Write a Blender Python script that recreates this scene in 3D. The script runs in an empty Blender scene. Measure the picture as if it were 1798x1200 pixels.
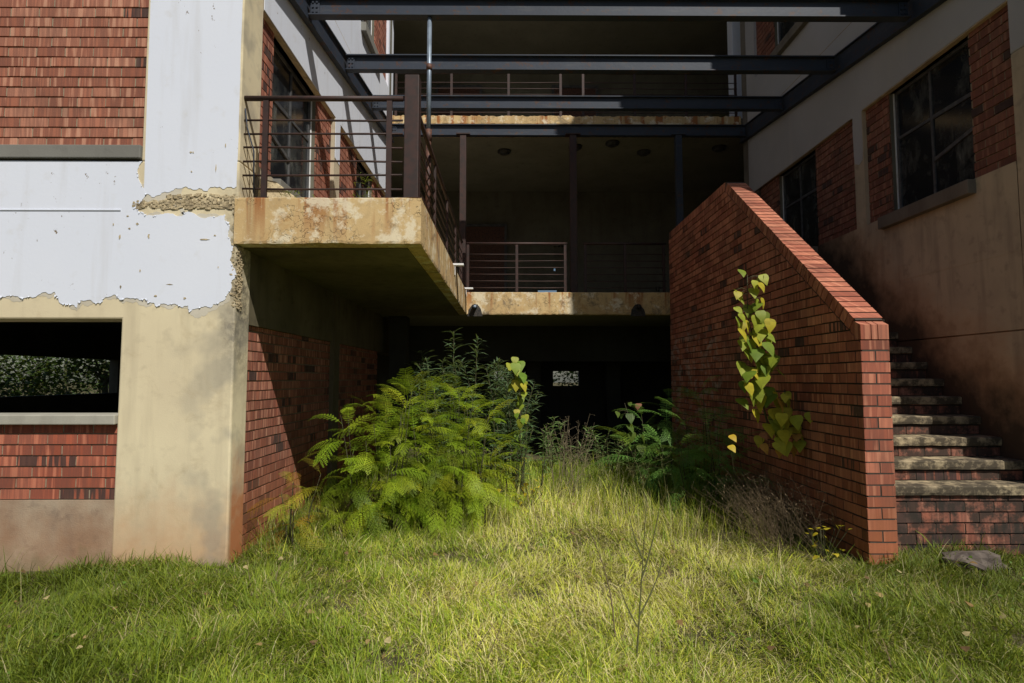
import bpy, bmesh, math, random
import numpy as np
from mathutils import Vector, Matrix, noise as mnoise
random.seed(7); RNG = np.random.default_rng(11)
S = bpy.context.scene
COL = S.collection
E = 1.45                      # eye height

# ------------------------------------------------------------------ camera, sky, sun, exposure
cam_d = bpy.data.cameras.new('camera'); cam = bpy.data.objects.new('camera', cam_d); COL.objects.link(cam)
cam_d.sensor_width = 36; cam_d.lens = 36*1000/1798; cam_d.clip_start = .05; cam_d.clip_end = 2000
PITCH = math.atan(.065); YAW = -math.atan(.006)
cam.location = (0, 0, E); cam.rotation_euler = (math.pi/2+PITCH, 0, YAW)
S.camera = cam
SUN = Vector((-.65, 1, -1.35)).normalized()
w = bpy.data.worlds.new('World'); S.world = w; w.use_nodes = True
nt = w.node_tree; bg = nt.nodes['Background']; sky = nt.nodes.new('ShaderNodeTexSky')
sky.sky_type = 'NISHITA'; sky.sun_disc = False
sky.sun_elevation = math.asin(-SUN.z); sky.sun_rotation = math.atan2(-SUN.x, -SUN.y)
nt.links.new(sky.outputs[0], bg.inputs[0]); bg.inputs[1].default_value = .05
sd = bpy.data.lights.new('sun', 'SUN'); sd.energy = 4.9; sd.angle = math.radians(.5); sd.color = (1, .955, .88)
so = bpy.data.objects.new('sun', sd); COL.objects.link(so); so.rotation_euler = SUN.to_track_quat('-Z', 'Y').to_euler(); so.location = (10, -15, 20)
S.view_settings.view_transform = 'Standard'; S.view_settings.look = 'None'; S.view_settings.exposure = -.1; S.view_settings.gamma = 1
S.render.engine = 'CYCLES'; S.cycles.max_bounces = 6; S.cycles.diffuse_bounces = 3; S.cycles.transparent_max_bounces = 12

# ------------------------------------------------------------------ node helpers
class M:
    def __init__(s, name):
        s.m = bpy.data.materials.new(name); s.m.use_nodes = True
        s.t = s.m.node_tree; s.b = s.t.nodes['Principled BSDF']; s.out = s.t.nodes['Material Output']
        s._pos = None
    def n(s, typ, ins=None, **kw):
        nd = s.t.nodes.new(typ)
        for k, v in kw.items(): setattr(nd, k, v)
        for k, v in (ins or {}).items(): s.put(nd.inputs[k], v)
        return nd
    def put(s, inp, v):
        if isinstance(v, bpy.types.NodeSocket): s.t.links.new(v, inp)
        elif isinstance(v, (tuple, list)) and len(v) == 3 and len(inp.default_value) == 4: inp.default_value = (*v, 1)
        else: inp.default_value = v
    def pos(s):
        if s._pos is None: s._pos = s.n('ShaderNodeNewGeometry').outputs['Position']
        return s._pos
    def vm(s, v, scale):
        return s.n('ShaderNodeVectorMath', {0: v, 1: scale}, operation='MULTIPLY').outputs[0]
    def noise(s, scale, det=3, vec=None, rough=.55, stretch=None, dist=0):
        v = vec if vec is not None else s.pos()
        if stretch: v = s.vm(v, stretch)
        return s.n('ShaderNodeTexNoise', {'Vector': v, 'Scale': scale, 'Detail': det, 'Roughness': rough, 'Distortion': dist}).outputs['Fac']
    def ramp(s, fac, stops, interp='LINEAR'):
        nd = s.n('ShaderNodeValToRGB', {'Fac': fac}); r = nd.color_ramp; r.interpolation = interp
        while len(r.elements) < len(stops): r.elements.new(.5)
        for e, (p, c) in zip(r.elements, stops):
            e.position = p; e.color = (*c, 1) if isinstance(c, (tuple, list)) else (c, c, c, 1)
        return nd.outputs[0]
    def mix(s, f, a, b, mode='MIX'):
        nd = s.n('ShaderNodeMix', data_type='RGBA', blend_type=mode)
        s.put(nd.inputs[0], f); s.put(nd.inputs[6], a); s.put(nd.inputs[7], b); return nd.outputs[2]
    def math(s, op, a, b=0., clamp=False):
        nd = s.n('ShaderNodeMath', {0: a, 1: b}, operation=op, use_clamp=clamp); return nd.outputs[0]
    def sep(s, v): return s.n('ShaderNodeSeparateXYZ', {0: v}).outputs
    def attr(s, name): return s.n('ShaderNodeAttribute', attribute_name=name).outputs
    def done(s, color, rough=.85, bump=None, bs=.3, bd=.01, spec=.3, metal=0):
        s.put(s.b.inputs['Base Color'], color); s.put(s.b.inputs['Roughness'], rough)
        s.b.inputs['Specular IOR Level'].default_value = spec; s.b.inputs['Metallic'].default_value = metal
        if bump is not None:
            b = s.n('ShaderNodeBump', {'Height': bump, 'Strength': bs, 'Distance': bd}); s.put(s.b.inputs['Normal'], b.outputs[0])
        return s.m

def band(m, z, a, b):   # smooth 0..1 as z goes a..b
    nd = m.n('ShaderNodeMapRange', {'Value': z, 'From Min': a, 'From Max': b}); nd.clamp = True; return nd.outputs[0]

def brick_mat(name, cols, dark=.5, dirt=.0, soil=False, mould=False, bloom=False, sk=1.):
    m = M(name); at = m.attr('col'); rgb = m.sep(at['Vector']); r, g = rgb[0], rgb[1]
    base = m.ramp(r, [(0, cols[0]), (.5, cols[1]), (1, cols[2])])
    p = m.sep(m.pos()); s = m.math('ADD', p[0], p[1])
    v = m.n('ShaderNodeCombineXYZ', {0: m.math('MULTIPLY', s, 26.), 1: m.math('MULTIPLY', r, 200.), 2: m.math('MULTIPLY', p[2], 1.5)}).outputs[0]
    st = m.n('ShaderNodeTexNoise', {'Vector': v, 'Scale': 1., 'Detail': 2., 'Roughness': .5}).outputs['Fac']
    c = m.mix(m.ramp(st, [(.36, 0), (.48, .8*sk), (.62, .0)]), base, m.mix(.6, base, (.12, .055, .045)))
    c = m.mix(m.ramp(st, [(.55, 0), (.66, .75*sk)]), c, (cols[2][0]*1.2, cols[2][1]*1.45, cols[2][2]*1.5))
    dk = m.math('MULTIPLY', m.ramp(st, [(.4, 0), (.47, 1)]), m.ramp(g, [(1-dark*.22, 0), (1-dark*.22+.02, 1)]))
    c = m.mix(m.math('MULTIPLY', dk, .85), c, (.035, .028, .028))
    big = m.noise(1.7, 4)
    c = m.mix(m.ramp(big, [(.45, 0), (.75, .35+dirt)]), c, (.10, .065, .045))
    fine = m.noise(140, 3)
    c = m.mix(m.math('MULTIPLY', fine, .35), c, m.mix(.5, c, (.05, .03, .02)))
    if soil:
        zz = m.math('ADD', p[2], m.math('MULTIPLY', m.noise(3, 3), .5))
        c = m.mix(m.math('MULTIPLY', band(m, zz, 1.0, .3), .65), c, (.32, .11, .035))
    if bloom:
        k = m.math('MULTIPLY', band(m, p[1], 6.8, 7.6), band(m, p[2], 2.5, 1.9))
        k = m.math('MULTIPLY', k, m.ramp(m.noise(3, 5, stretch=(1, 1.5, 2.5), rough=.75), [(.5, 0), (.62, .6)]))
        c = m.mix(k, c, (.42, .38, .34))
    if mould:
        mo = m.ramp(m.noise(7, 5, rough=.7), [(.40, .1), (.54, .9)])
        c = m.mix(mo, c, (.03, .026, .02))
    return m.done(c, .88, m.math('ADD', m.math('MULTIPLY', st, .5), fine), .35, .004)

def plaster(name, a, b, stain=(.16, .14, .11), soil=0, streak=.25, scale=1.3, cracks=0, extra=None, rough_b=.35, sa=.5):
    m = M(name); n1 = m.noise(scale, 5, rough=.6); n2 = m.noise(9, 4); fine = m.noise(90, 4, rough=.65)
    c = m.mix(m.ramp(n1, [(.35, 0), (.65, 1)]), a, b)
    stv = m.noise(1, 4, stretch=(7, 7, .8))
    c = m.mix(m.ramp(stv, [(.5, 0), (.75, streak)]), c, stain)
    c = m.mix(m.ramp(n2, [(.56, 0), (.74, sa*.6)]), c, stain)
    c = m.mix(m.math('MULTIPLY', fine, .22), c, m.mix(.5, c, stain))
    p = m.sep(m.pos())
    h = m.math('ADD', m.math('MULTIPLY', n2, .4), m.math('MULTIPLY', fine, .5))
    if cracks:
        d = m.n('ShaderNodeVectorMath', {0: m.pos(), 1: m.n('ShaderNodeTexNoise', {'Vector': m.pos(), 'Scale': 6., 'Detail': 4.}).outputs['Color']}, operation='ADD').outputs[0]
        vo = m.n('ShaderNodeTexVoronoi', {'Vector': d, 'Scale': cracks}, feature='DISTANCE_TO_EDGE').outputs['Distance']
        ck = m.math('MULTIPLY', m.ramp(vo, [(0, 1), (.03, 0)]), m.ramp(m.noise(2.2, 2), [(.45, 0), (.55, .8)]))
        c = m.mix(ck, c, (.12, .09, .05)); h = m.math('SUBTRACT', h, ck)
    if soil:
        zz = m.math('ADD', p[2], m.math('MULTIPLY', m.math('ADD', n2, stv), .45))
        c = m.mix(m.math('MULTIPLY', band(m, zz, 1.15, .35), soil), c, (.42, .17, .055))
        c = m.mix(m.math('MULTIPLY', band(m, zz, .6, .4), .5), c, (.12, .12, .06))
    if extra: c = extra(m, c, p, n1, n2, fine)
    return m.done(c, .9, h, rough_b, .006)

BR = [(.30, .095, .055), (.40, .135, .08), (.46, .18, .115)]
B_FRONT = brick_mat('brick_front', [(.32, .11, .065), (.43, .16, .095), (.50, .22, .14)], .35)
B_LOW = brick_mat('brick_low', [(.30, .075, .04), (.42, .105, .055), (.50, .15, .085)], .6)
B_SIDE = brick_mat('brick_side', BR, .6, soil=True, sk=1.25)
B_WALL = brick_mat('brick_stair_wall', [(.27, .075, .042), (.44, .135, .078), (.58, .215, .125)], .3, .1, bloom=True, sk=.65, soil=True)
B_RIGHT = brick_mat('brick_right', [(.17, .062, .038), (.25, .09, .055), (.31, .13, .08)], .5)  # same brick, darkened in colour for the shade on the right wing
B_STEP = brick_mat('brick_mouldy', BR, .8, .2, mould=True)
mm = M('mortar'); MORTAR = mm.done(mm.mix(mm.noise(30), (.20, .155, .10), (.36, .29, .20)), .95, mm.noise(150), .4, .003)

def ex_col(m, c, p, n1, n2, fine):        # black moss patches where the beam meets the slab
    dx = m.math('ADD', p[0], m.math('MULTIPLY', m.math('SUBTRACT', m.noise(5, 5, rough=.7), .5), .5))
    k = m.math('MULTIPLY', band(m, dx, -2.32, -2.14), band(m, p[1], 5.2, 4.6))
    k = m.math('MULTIPLY', k, m.math('MULTIPLY', band(m, p[2], 1.2, 1.9), band(m, p[2], 3.0, 2.8)))
    k = m.math('MULTIPLY', k, m.ramp(m.noise(16, 5, rough=.75), [(.36, .2), (.55, 1)]))
    c = m.mix(m.math('MULTIPLY', k, .9), c, (.07, .06, .045))
    g = m.math('MULTIPLY', band(m, p[0], -2.75, -2.3), m.ramp(m.noise(2.3, 3), [(.5, 0), (.62, .5)]))
    c = m.mix(g, c, (.26, .24, .2))
    o = m.math('MULTIPLY', band(m, p[1], 4.51, 4.56), band(m, m.math('ADD', p[2], m.math('MULTIPLY', n2, .8)), 1.45, .75))
    c = m.mix(m.math('MULTIPLY', o, .85), c, (.40, .13, .04))
    return m.mix(m.ramp(m.noise(4, 5, rough=.7, dist=.6), [(.55, 0), (.7, .35)]), c, (.42, .33, .19))
P_BEIGE = plaster('plaster_beige', (.72, .63, .42), (.64, .55, .37), (.36, .30, .20), soil=.75, extra=ex_col, streak=.4)
P_PLINTH = plaster('plaster_plinth', (.40, .33, .24), (.27, .19, .13), (.13, .09, .07), soil=.35, scale=3, sa=.9, rough_b=.7)
def ex_stair(m, c, p, n1, n2, fine):       # black mould that climbs the wall along the stair
    nose = m.math('MULTIPLY', m.math('SUBTRACT', p[1], 4.56), .80)
    hh = m.math('SUBTRACT', m.math('SUBTRACT', p[2], nose), .6)
    hh = m.math('ADD', hh, m.math('MULTIPLY', m.math('SUBTRACT', m.noise(2.2, 5, rough=.65), .5), 1.3))
    c = m.mix(m.math('MULTIPLY', band(m, hh, .95, .45), .45), c, (.40, .18, .06))
    c = m.mix(m.math('MULTIPLY', band(m, hh, .7, .1), .9), c, (.03, .026, .02))
    return c
P_STAIR = plaster('plaster_stair_wall', (.53, .43, .29), (.40, .325, .23), (.19, .155, .12), extra=ex_stair, streak=.6, sa=.8)
P_CREAM = plaster('plaster_cream', (.55, .47, .33), (.42, .36, .26), (.16, .13, .10), streak=.5)
P_SHADE = plaster('plaster_shade', (.20, .175, .14), (.14, .125, .10), (.06, .05, .04), streak=.5)
P_UNDERSHADE = plaster('plaster_undershade', (.17, .14, .085), (.10, .085, .05), (.05, .04, .025), streak=.5, sa=.8)  # shade below the balcony slab painted in as near-black plaster
P_INNER = plaster('plaster_inner_shade', (.17, .16, .12), (.12, .11, .08), (.04, .035, .03))  # gloom of the rooms put into the plaster colour
P_DARK = plaster('plaster_undercroft_shade', (.055, .055, .045), (.04, .038, .03), (.02, .02, .015))  # darker still: undercroft shade painted into the plaster
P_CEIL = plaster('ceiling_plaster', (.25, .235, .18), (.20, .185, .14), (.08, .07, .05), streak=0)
P_SILL = plaster('sill_concrete', (.42, .40, .33), (.32, .31, .26), (.14, .12, .10), streak=.3)
P_SILLG = plaster('sill_grey', (.22, .215, .19), (.18, .175, .155), (.09, .085, .075), streak=.1)
def ex_slab(m, c, p, n1, n2, fine):        # rust runs under the rail posts, white bloom
    st = m.noise(1, 3, stretch=(9, 9, .5))
    top = m.math('ADD', band(m, p[2], 2.5, 2.9), band(m, p[2], 5.9, 6.3))
    c = m.mix(m.math('MULTIPLY', m.ramp(st, [(.53, 0), (.60, .9)]), m.math('MINIMUM', top, 1.)), c, (.30, .10, .025))
    c = m.mix(m.ramp(m.noise(5, 5, rough=.7), [(.52, 0), (.6, .75)]), c, (.74, .66, .48))
    c = m.mix(m.ramp(m.noise(2.1, 5, rough=.7, dist=.7), [(.55, 0), (.66, .7)]), c, (.42, .23, .08))
    return m.mix(m.ramp(m.noise(3.1, 5, rough=.75, dist=.5), [(.56, 0), (.64, .8)]), c, (.20, .15, .09))
P_SLAB = plaster('slab_concrete', (.62, .45, .22), (.52, .36, .17), (.25, .18, .10), cracks=4, extra=ex_slab, streak=.5, rough_b=.6)
def ex_tread(m, c, p, n1, n2, fine):
    return m.mix(m.ramp(m.noise(8, 6, rough=.7), [(.38, .15), (.55, .93)]), c, (.045, .036, .025))
P_TREAD = plaster('tread_concrete', (.56, .45, .27), (.38, .30, .19), (.10, .09, .07), extra=ex_tread, rough_b=.6)
def ex_rub(m, c, p, n1, n2, fine): return m.mix(m.ramp(m.noise(28, 5, rough=.8), [(.48, 0), (.6, .7)]), c, (.14, .11, .07))
P_RUB = plaster('rubble_concrete', (.58, .48, .30), (.45, .36, .22), (.16, .13, .08), extra=ex_rub, scale=9, rough_b=1., sa=.9)

def white_mat(name, a, b, chips=1.0):
    m = M(name); n1 = m.noise(.9, 3); 
    c = m.mix(n1, a, b)
    st = m.noise(1, 4, stretch=(6, 6, .6)); c = m.mix(m.ramp(st, [(.52, 0), (.8, .4)]), c, (.45, .43, .40))
    ch = m.ramp(m.noise(17, 5, stretch=(1, 1, .6), rough=.75), [(.69-.02*chips, 0), (.70-.02*chips, 1)])
    zone = m.ramp(m.noise(1.4, 2), [(.48, 0), (.56, 1)])
    ch = m.math('MULTIPLY', ch, zone)
    ch = m.math('MULTIPLY', ch, min(chips, 1.))
    c = m.mix(ch, c, (.20, .15, .09))
    sm = m.ramp(m.noise(6, 5), [(.6, 0), (.75, .25)]); c = m.mix(sm, c, (.52, .49, .43))
    h = m.math('SUBTRACT', m.math('MULTIPLY', m.noise(40, 4), .3), ch)
    return m.done(c, .6, h, .5, .004)
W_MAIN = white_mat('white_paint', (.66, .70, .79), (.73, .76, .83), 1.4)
W_SHADE = white_mat('white_paint_shaded', (.31, .305, .30), (.46, .45, .45), 1.0)  # shaded copy of the white paint, the shade is in the colour

UNDER = plaster('undercoat', (.62, .58, .48), (.50, .45, .35), (.3, .26, .2))
def simple(name, a, b, scale=20, rough=.6, metal=0, bs=.2, spec=.4):
    m = M(name); n1 = m.noise(scale, 4); return m.done(m.mix(m.ramp(n1, [(.4, 0), (.62, 1)]), a, b), rough, n1, bs, .003, spec, metal)
m = M('steel_blue_paint'); c = m.mix(m.noise(5, 4), (.022, .030, .046), (.038, .047, .066))
c = m.mix(m.ramp(m.noise(9, 6, rough=.75), [(.56, 0), (.62, .8)]), c, (.075, .035, .02)); c = m.mix(m.ramp(m.noise(1, 4, stretch=(3, 3, 18)), [(.58, 0), (.75, .4)]), c, (.09, .09, .085))
STEEL = m.done(c, .55, m.noise(30, 4), .3, .003)
RUST = simple('rusty_red_steel', (.046, .020, .015), (.028, .016, .013), 14, .6)
RUSTP = simple('rusty_pipe', (.12, .05, .03), (.05, .025, .02), 30, .65)
GALV = simple('galvanised_pipe', (.22, .27, .33), (.16, .2, .25), 12, .45, .3)
FRAME = simple('window_steel', (.05, .052, .055), (.09, .09, .09), 12, .6)
FRAMEW = simple('window_white_frame', (.72, .72, .72), (.6, .6, .58), 12, .5)
WHITEM = simple('white_bracket_metal', (.85, .85, .85), (.75, .75, .72), 12, .4)
BLACKM = simple('black_drain', (.02, .02, .02), (.06, .05, .04), 30, .8)
LAMPM = simple('dark_lamp', (.03, .03, .03), (.06, .055, .05), 30, .6)
ROCKM = simple('rock_grey', (.13, .105, .085), (.07, .055, .045), 12, .9, bs=.8)
BARKM = simple('stem_brown', (.08, .075, .03), (.05, .045, .025), 20, .8)
def glass():
    m = M('dirty_glass'); n = m.noise(2.3, 5, rough=.7); st = m.noise(1, 5, stretch=(5, 5, 1.2), rough=.7)
    d = m.math('MULTIPLY', m.ramp(n, [(.45, 0), (.7, 1)]), m.ramp(st, [(.42, 0), (.62, .38)]))
    c = m.mix(d, (.012, .014, .017), (.34, .36, .32))
    return m.done(c, m.math('ADD', .12, m.math('MULTIPLY', d, .6)), spec=.5)
GLASS = glass()

def leaf_mat(name, trans=.35, rough=.55):
    m = M(name); c = m.attr('col')['Color']
    c = m.mix(m.math('MULTIPLY', m.noise(60, 2), .4), c, m.mix(.5, c, (.03, .03, .01)))
    m.put(m.b.inputs['Base Color'], c); m.b.inputs['Roughness'].default_value = rough; m.b.inputs['Specular IOR Level'].default_value = .35
    tr = m.n('ShaderNodeBsdfTranslucent', {'Color': m.mix(.35, c, (.35, .4, .04))})
    mx = m.n('ShaderNodeMixShader', {0: trans, 1: m.b.outputs[0], 2: tr.outputs[0]})
    m.t.links.new(mx.outputs[0], m.out.inputs[0]); return m.m
LEAF = leaf_mat('leaf'); GRASSM = leaf_mat('grass_blade', .3, .6); STRAWM = leaf_mat('dry_stem', .1, .8)

mm = M('mortar_dark'); MORTARD = mm.done(mm.mix(mm.noise(30), (.035, .028, .022), (.08, .065, .05)), .95, mm.noise(150), .4, .003)
# ------------------------------------------------------------------ mesh helpers
class MB:
    def __init__(s): s.v = []; s.f = []; s.mi = []; s.c = []
    def face(s, pts, mi=0, c=(0, 0, 0)):
        k = len(s.v); s.v.extend([tuple(p) for p in pts]); s.f.append(tuple(range(k, k+len(pts)))); s.mi.append(mi); s.c.append(c)
    def hexa(s, P, mi=0, c=(0, 0, 0)):   # P 0-3 bottom loop, 4-7 top loop
        k = len(s.v); s.v.extend([tuple(p) for p in P])
        for q in ((3, 2, 1, 0), (4, 5, 6, 7), (0, 1, 5, 4), (1, 2, 6, 5), (2, 3, 7, 6), (3, 0, 4, 7)):
            s.f.append(tuple(k+i for i in q)); s.mi.append(mi); s.c.append(c)
    def box(s, x0, x1, y0, y1, z0, z1, mi=0, c=(0, 0, 0)):
        s.hexa([(x0, y0, z0), (x1, y0, z0), (x1, y1, z0), (x0, y1, z0), (x0, y0, z1), (x1, y0, z1), (x1, y1, z1), (x0, y1, z1)], mi, c)
    def extrude(s, pts, vec, mi=0, c=(0, 0, 0), back=True):
        k = len(s.v); n = len(pts); vec = Vector(vec); pts = [Vector(p) for p in pts]
        s.v.extend([tuple(p) for p in pts]); s.v.extend([tuple(p+vec) for p in pts])
        s.f.append(tuple(range(k+n, k+2*n))); s.mi.append(mi); s.c.append(c)
        if back: s.f.append(tuple(range(k+n-1, k-1, -1))); s.mi.append(mi); s.c.append(c)
        for i in range(n):
            j = (i+1) % n; s.f.append((k+i, k+j, k+n+j, k+n+i)); s.mi.append(mi); s.c.append(c)
    def tube(s, path, r, n=8, mi=0, c=(0, 0, 0), cap=True):
        path = [Vector(p) for p in path]; k = len(s.v); N = len(path)
        rr = r if isinstance(r, (list, tuple)) else [r]*N
        for i, p in enumerate(path):
            d = (path[min(i+1, N-1)]-path[max(i-1, 0)]).normalized()
            a = d.cross(Vector((0, 0, 1)) if abs(d.z) < .9 else Vector((1, 0, 0))).normalized(); b = d.cross(a)
            for j in range(n):
                t = 2*math.pi*j/n; s.v.append(tuple(p+(a*math.cos(t)+b*math.sin(t))*rr[i]))
        for i in range(N-1):
            for j in range(n):
                s.f.append((k+i*n+j, k+i*n+(j+1) % n, k+(i+1)*n+(j+1) % n, k+(i+1)*n+j)); s.mi.append(mi); s.c.append(c)
        if cap:
            s.f.append(tuple(k+j for j in range(n-1, -1, -1))); s.f.append(tuple(k+(N-1)*n+j for j in range(n)))
            s.mi += [mi, mi]; s.c += [c, c]
    def build(s, name, mats, parent=None, bevel=0, smooth=False, weld=False):
        me = bpy.data.meshes.new(name)
        off = world_loc(parent) if parent else Vector((0, 0, 0))
        me.from_pydata([(a-off.x, b-off.y, c-off.z) for a, b, c in s.v], [], s.f)
        if not isinstance(mats, (list, tuple)): mats = [mats]
        for m in mats: me.materials.append(m)
        me.polygons.foreach_set('material_index', s.mi)
        at = me.color_attributes.new('col', 'FLOAT_COLOR', 'CORNER'); arr = []
        for f, c in zip(s.f, s.c): arr += [c[0], c[1], c[2], 1.]*len(f)
        at.data.foreach_set('color', arr)
        if smooth: me.polygons.foreach_set('use_smooth', [True]*len(me.polygons))
        me.update()
        if weld:
            bm = bmesh.new(); bm.from_mesh(me); bmesh.ops.remove_doubles(bm, verts=bm.verts, dist=1e-4); bmesh.ops.recalc_face_normals(bm, faces=bm.faces); bm.to_mesh(me); bm.free()
        o = bpy.data.objects.new(name, me); COL.objects.link(o)
        if parent: o.parent = parent
        if bevel:
            b = o.modifiers.new('bevel', 'BEVEL'); b.width = bevel; b.segments = 2; b.limit_method = 'ANGLE'
        return o
def world_loc(o):
    v = Vector((0, 0, 0))
    while o: v += o.location; o = o.parent
    return v
def tag(o, label=None, cat=None, group=None, kind=None):
    if label: o['label'] = label
    if cat: o['category'] = cat
    if group: o['group'] = group
    if kind: o['kind'] = kind
    return o
def thing(name, label, cat, loc=(0, 0, 0), group=None):
    o = bpy.data.objects.new(name, None); o.empty_display_size = .2; COL.objects.link(o); o.location = loc; return tag(o, label, cat, group)

def wall(mb, axis, c0, c1, a0, a1, z0, z1, holes=(), mi=0, dz=None):
    """wall in plane x (axis 'x') or y, thickness c0..c1, with rectangular holes (a0,a1,z0,z1)"""
    A = sorted({a0, a1, *[h[0] for h in holes], *[h[1] for h in holes]}); Z = sorted({z0, z1, *[h[2] for h in holes], *[h[3] for h in holes]})
    A = [a for a in A if a0 <= a <= a1]; Z = [z for z in Z if z0 <= z <= z1]
    sol = {}
    for i in range(len(A)-1):
        for j in range(len(Z)-1):
            ca, cz = (A[i]+A[i+1])/2, (Z[j]+Z[j+1])/2
            sol[i, j] = not any(h[0] < ca < h[1] and h[2] < cz < h[3] for h in holes)
    P = (lambda c, a, z: (c, a, z)) if axis == 'x' else (lambda c, a, z: (a, c, z))
    for (i, j), ok in sol.items():
        if not ok: continue
        a, b, y, z = A[i], A[i+1], Z[j], Z[j+1]
        for c in (c0, c1): mb.face([P(c, a, y), P(c, b, y), P(c, b, z), P(c, a, z)], mi)
        if not sol.get((i-1, j)): mb.face([P(c0, a, y), P(c1, a, y), P(c1, a, z), P(c0, a, z)], mi)
        if not sol.get((i+1, j)): mb.face([P(c0, b, y), P(c1, b, y), P(c1, b, z), P(c0, b, z)], mi)
        if not sol.get((i, j-1)): mb.face([P(c0, a, y), P(c1, a, y), P(c1, b, y), P(c0, b, y)], mi)
        if not sol.get((i, j+1)): mb.face([P(c0, a, z), P(c1, a, z), P(c1, b, z), P(c0, b, z)], mi)

def clip(poly, cp):            # clip 2D poly against convex ccw polygon
    out = poly
    for i in range(len(cp)):
        a, b = cp[i], cp[(i+1) % len(cp)]; inp = out; out = []
        if not inp: return []
        def side(p): return (b[0]-a[0])*(p[1]-a[1])-(b[1]-a[1])*(p[0]-a[0])
        for k in range(len(inp)):
            p, q = inp[k], inp[(k+1) % len(inp)]; sp, sq = side(p), side(q)
            if sp >= 0: out.append(p)
            if (sp >= 0) != (sq >= 0):
                t = sp/(sp-sq); out.append((p[0]+t*(q[0]-p[0]), p[1]+t*(q[1]-p[1])))
    return out
def area(p): return abs(sum(p[i][0]*p[(i+1) % len(p)][1]-p[(i+1) % len(p)][0]*p[i][1] for i in range(len(p))))/2
def bricks(mb, O, U, N, s0, s1, z0, z1, cp=None, lay=None, shift=0., backing=True, depth=.014):
    """running bond panel; U along, N outward (unit vectors), bed joints raked back"""
    O, U, N = Vector(O), Vector(U), Vector(N); Zv = Vector((0, 0, 1))
    cp = cp or [(s0, z0), (s1, z0), (s1, z1), (s0, z1)]
    P = lambda p, d: O+U*p[0]+Zv*p[1]+N*d
    nc = int(math.ceil((z1-z0)/.085))
    if backing: mb.face([P(p, -depth) for p in cp], 1)
    for k in range(nc):
        za = z0+k*.085+.005; zb = za+.073
        st = clip([(s0, za+.003), (s1, za+.003), (s1, zb-.003), (s0, zb-.003)], cp)
        if len(st) > 2 and area(st) > 1e-5: mb.face([P(p, -.0035) for p in st], 1)
        if lay: rows = lay[k % len(lay)]
        else:
            off = s0-(.116 if k % 2 else 0)-shift+random.uniform(-.006, .006); rows = []; a = off
            while a < s1: rows.append((a+.005, a+.227)); a += .232
        for a, b in rows:
            a = max(a, s0); b = min(b, s1)
            if b-a < .01: continue
            j = random.uniform(-.002, .002)
            e_ = lambda: random.uniform(-.0016, .0016)
            q = clip([(a+e_(), za+j+e_()), (b+e_(), za+j+e_()), (b+e_(), zb+j*.5+e_()), (a+e_(), zb+j*.5+e_())], cp)
            if len(q) < 3 or area(q) < 2e-4: continue
            mb.extrude([P(p, -depth) for p in q], N*(depth+random.uniform(-.0018, .0012)), 0, (random.random(), random.random(), 0), back=False)

def jag(pts, amp, depth=4, decay=.55):    # fractal roughening of an open polyline in 2D
    for d in range(depth):
        out = []
        for p, q in zip(pts, pts[1:]):
            L = math.dist(p, q); o = random.uniform(-1, 1)*amp*min(1, L*6); nx, ny = -(q[1]-p[1])/max(L, 1e-6), (q[0]-p[0])/max(L, 1e-6)
            out += [p, ((p[0]+q[0])/2+nx*o, (p[1]+q[1])/2+ny*o)]
        pts = out+[pts[-1]]; amp *= decay
    return pts
def rough_slab(mb, x0, x1, y, z0, z1, mi=0, seg=.035, amp=.012, axis='x', depth=.12, top=.004):
    """front fascia strip with a chipped lower edge; axis = run direction; y = face plane"""
    n = max(2, int((x1-x0)/seg)); prof = []
    for i in range(n+1):
        a = x0+(x1-x0)*i/n; nz = mnoise.noise((a*5, y, 1.7))*amp*1.2+random.uniform(-.4, .4)*amp
        prof.append((a, z0+abs(nz), z1-abs(mnoise.noise((a*7, y, 9.)))*top-random.uniform(0, top*.5), random.uniform(0, .008)))
    s = 1 if axis == 'x' else -1
    def P(a, d, z): return (a, y+d, z) if axis == 'x' else (y-d, a, z)
    for p, q in zip(prof, prof[1:]):
        mb.face([P(p[0], 0, p[1]+.02), P(q[0], 0, q[1]+.02), P(q[0], 0, q[2]-.008), P(p[0], 0, p[2]-.008)], mi)
        mb.face([P(p[0], p[3], p[1]), P(q[0], q[3], q[1]), P(q[0], 0, q[1]+.02), P(p[0], 0, p[1]+.02)], mi)
        mb.face([P(p[0], 0, p[2]-.008), P(q[0], 0, q[2]-.008), P(q[0], .012, q[2]), P(p[0], .012, p[2])], mi)
        mb.face([P(p[0], .012, p[2]), P(q[0], .012, q[2]), P(q[0], depth, z1), P(p[0], depth, z1)], mi)
        mb.face([P(p[0], depth, z0), P(q[0], depth, z0), P(q[0], q[3], q[1]), P(p[0], p[3], p[1])], mi)

def pix(u, v, Y):                      # point of the plane y = Y read off the photograph (survey of the facade)
    a = (u-899)/1000; t = (600-v)/1000
    y = math.cos(PITCH)-t*math.sin(PITCH); z = math.sin(PITCH)+t*math.cos(PITCH); x = a; wv = -YAW
    X = x*math.cos(wv)+y*math.sin(wv); YY = y*math.cos(wv)-x*math.sin(wv)
    return X/YY*Y, E+z/YY*Y

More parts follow.
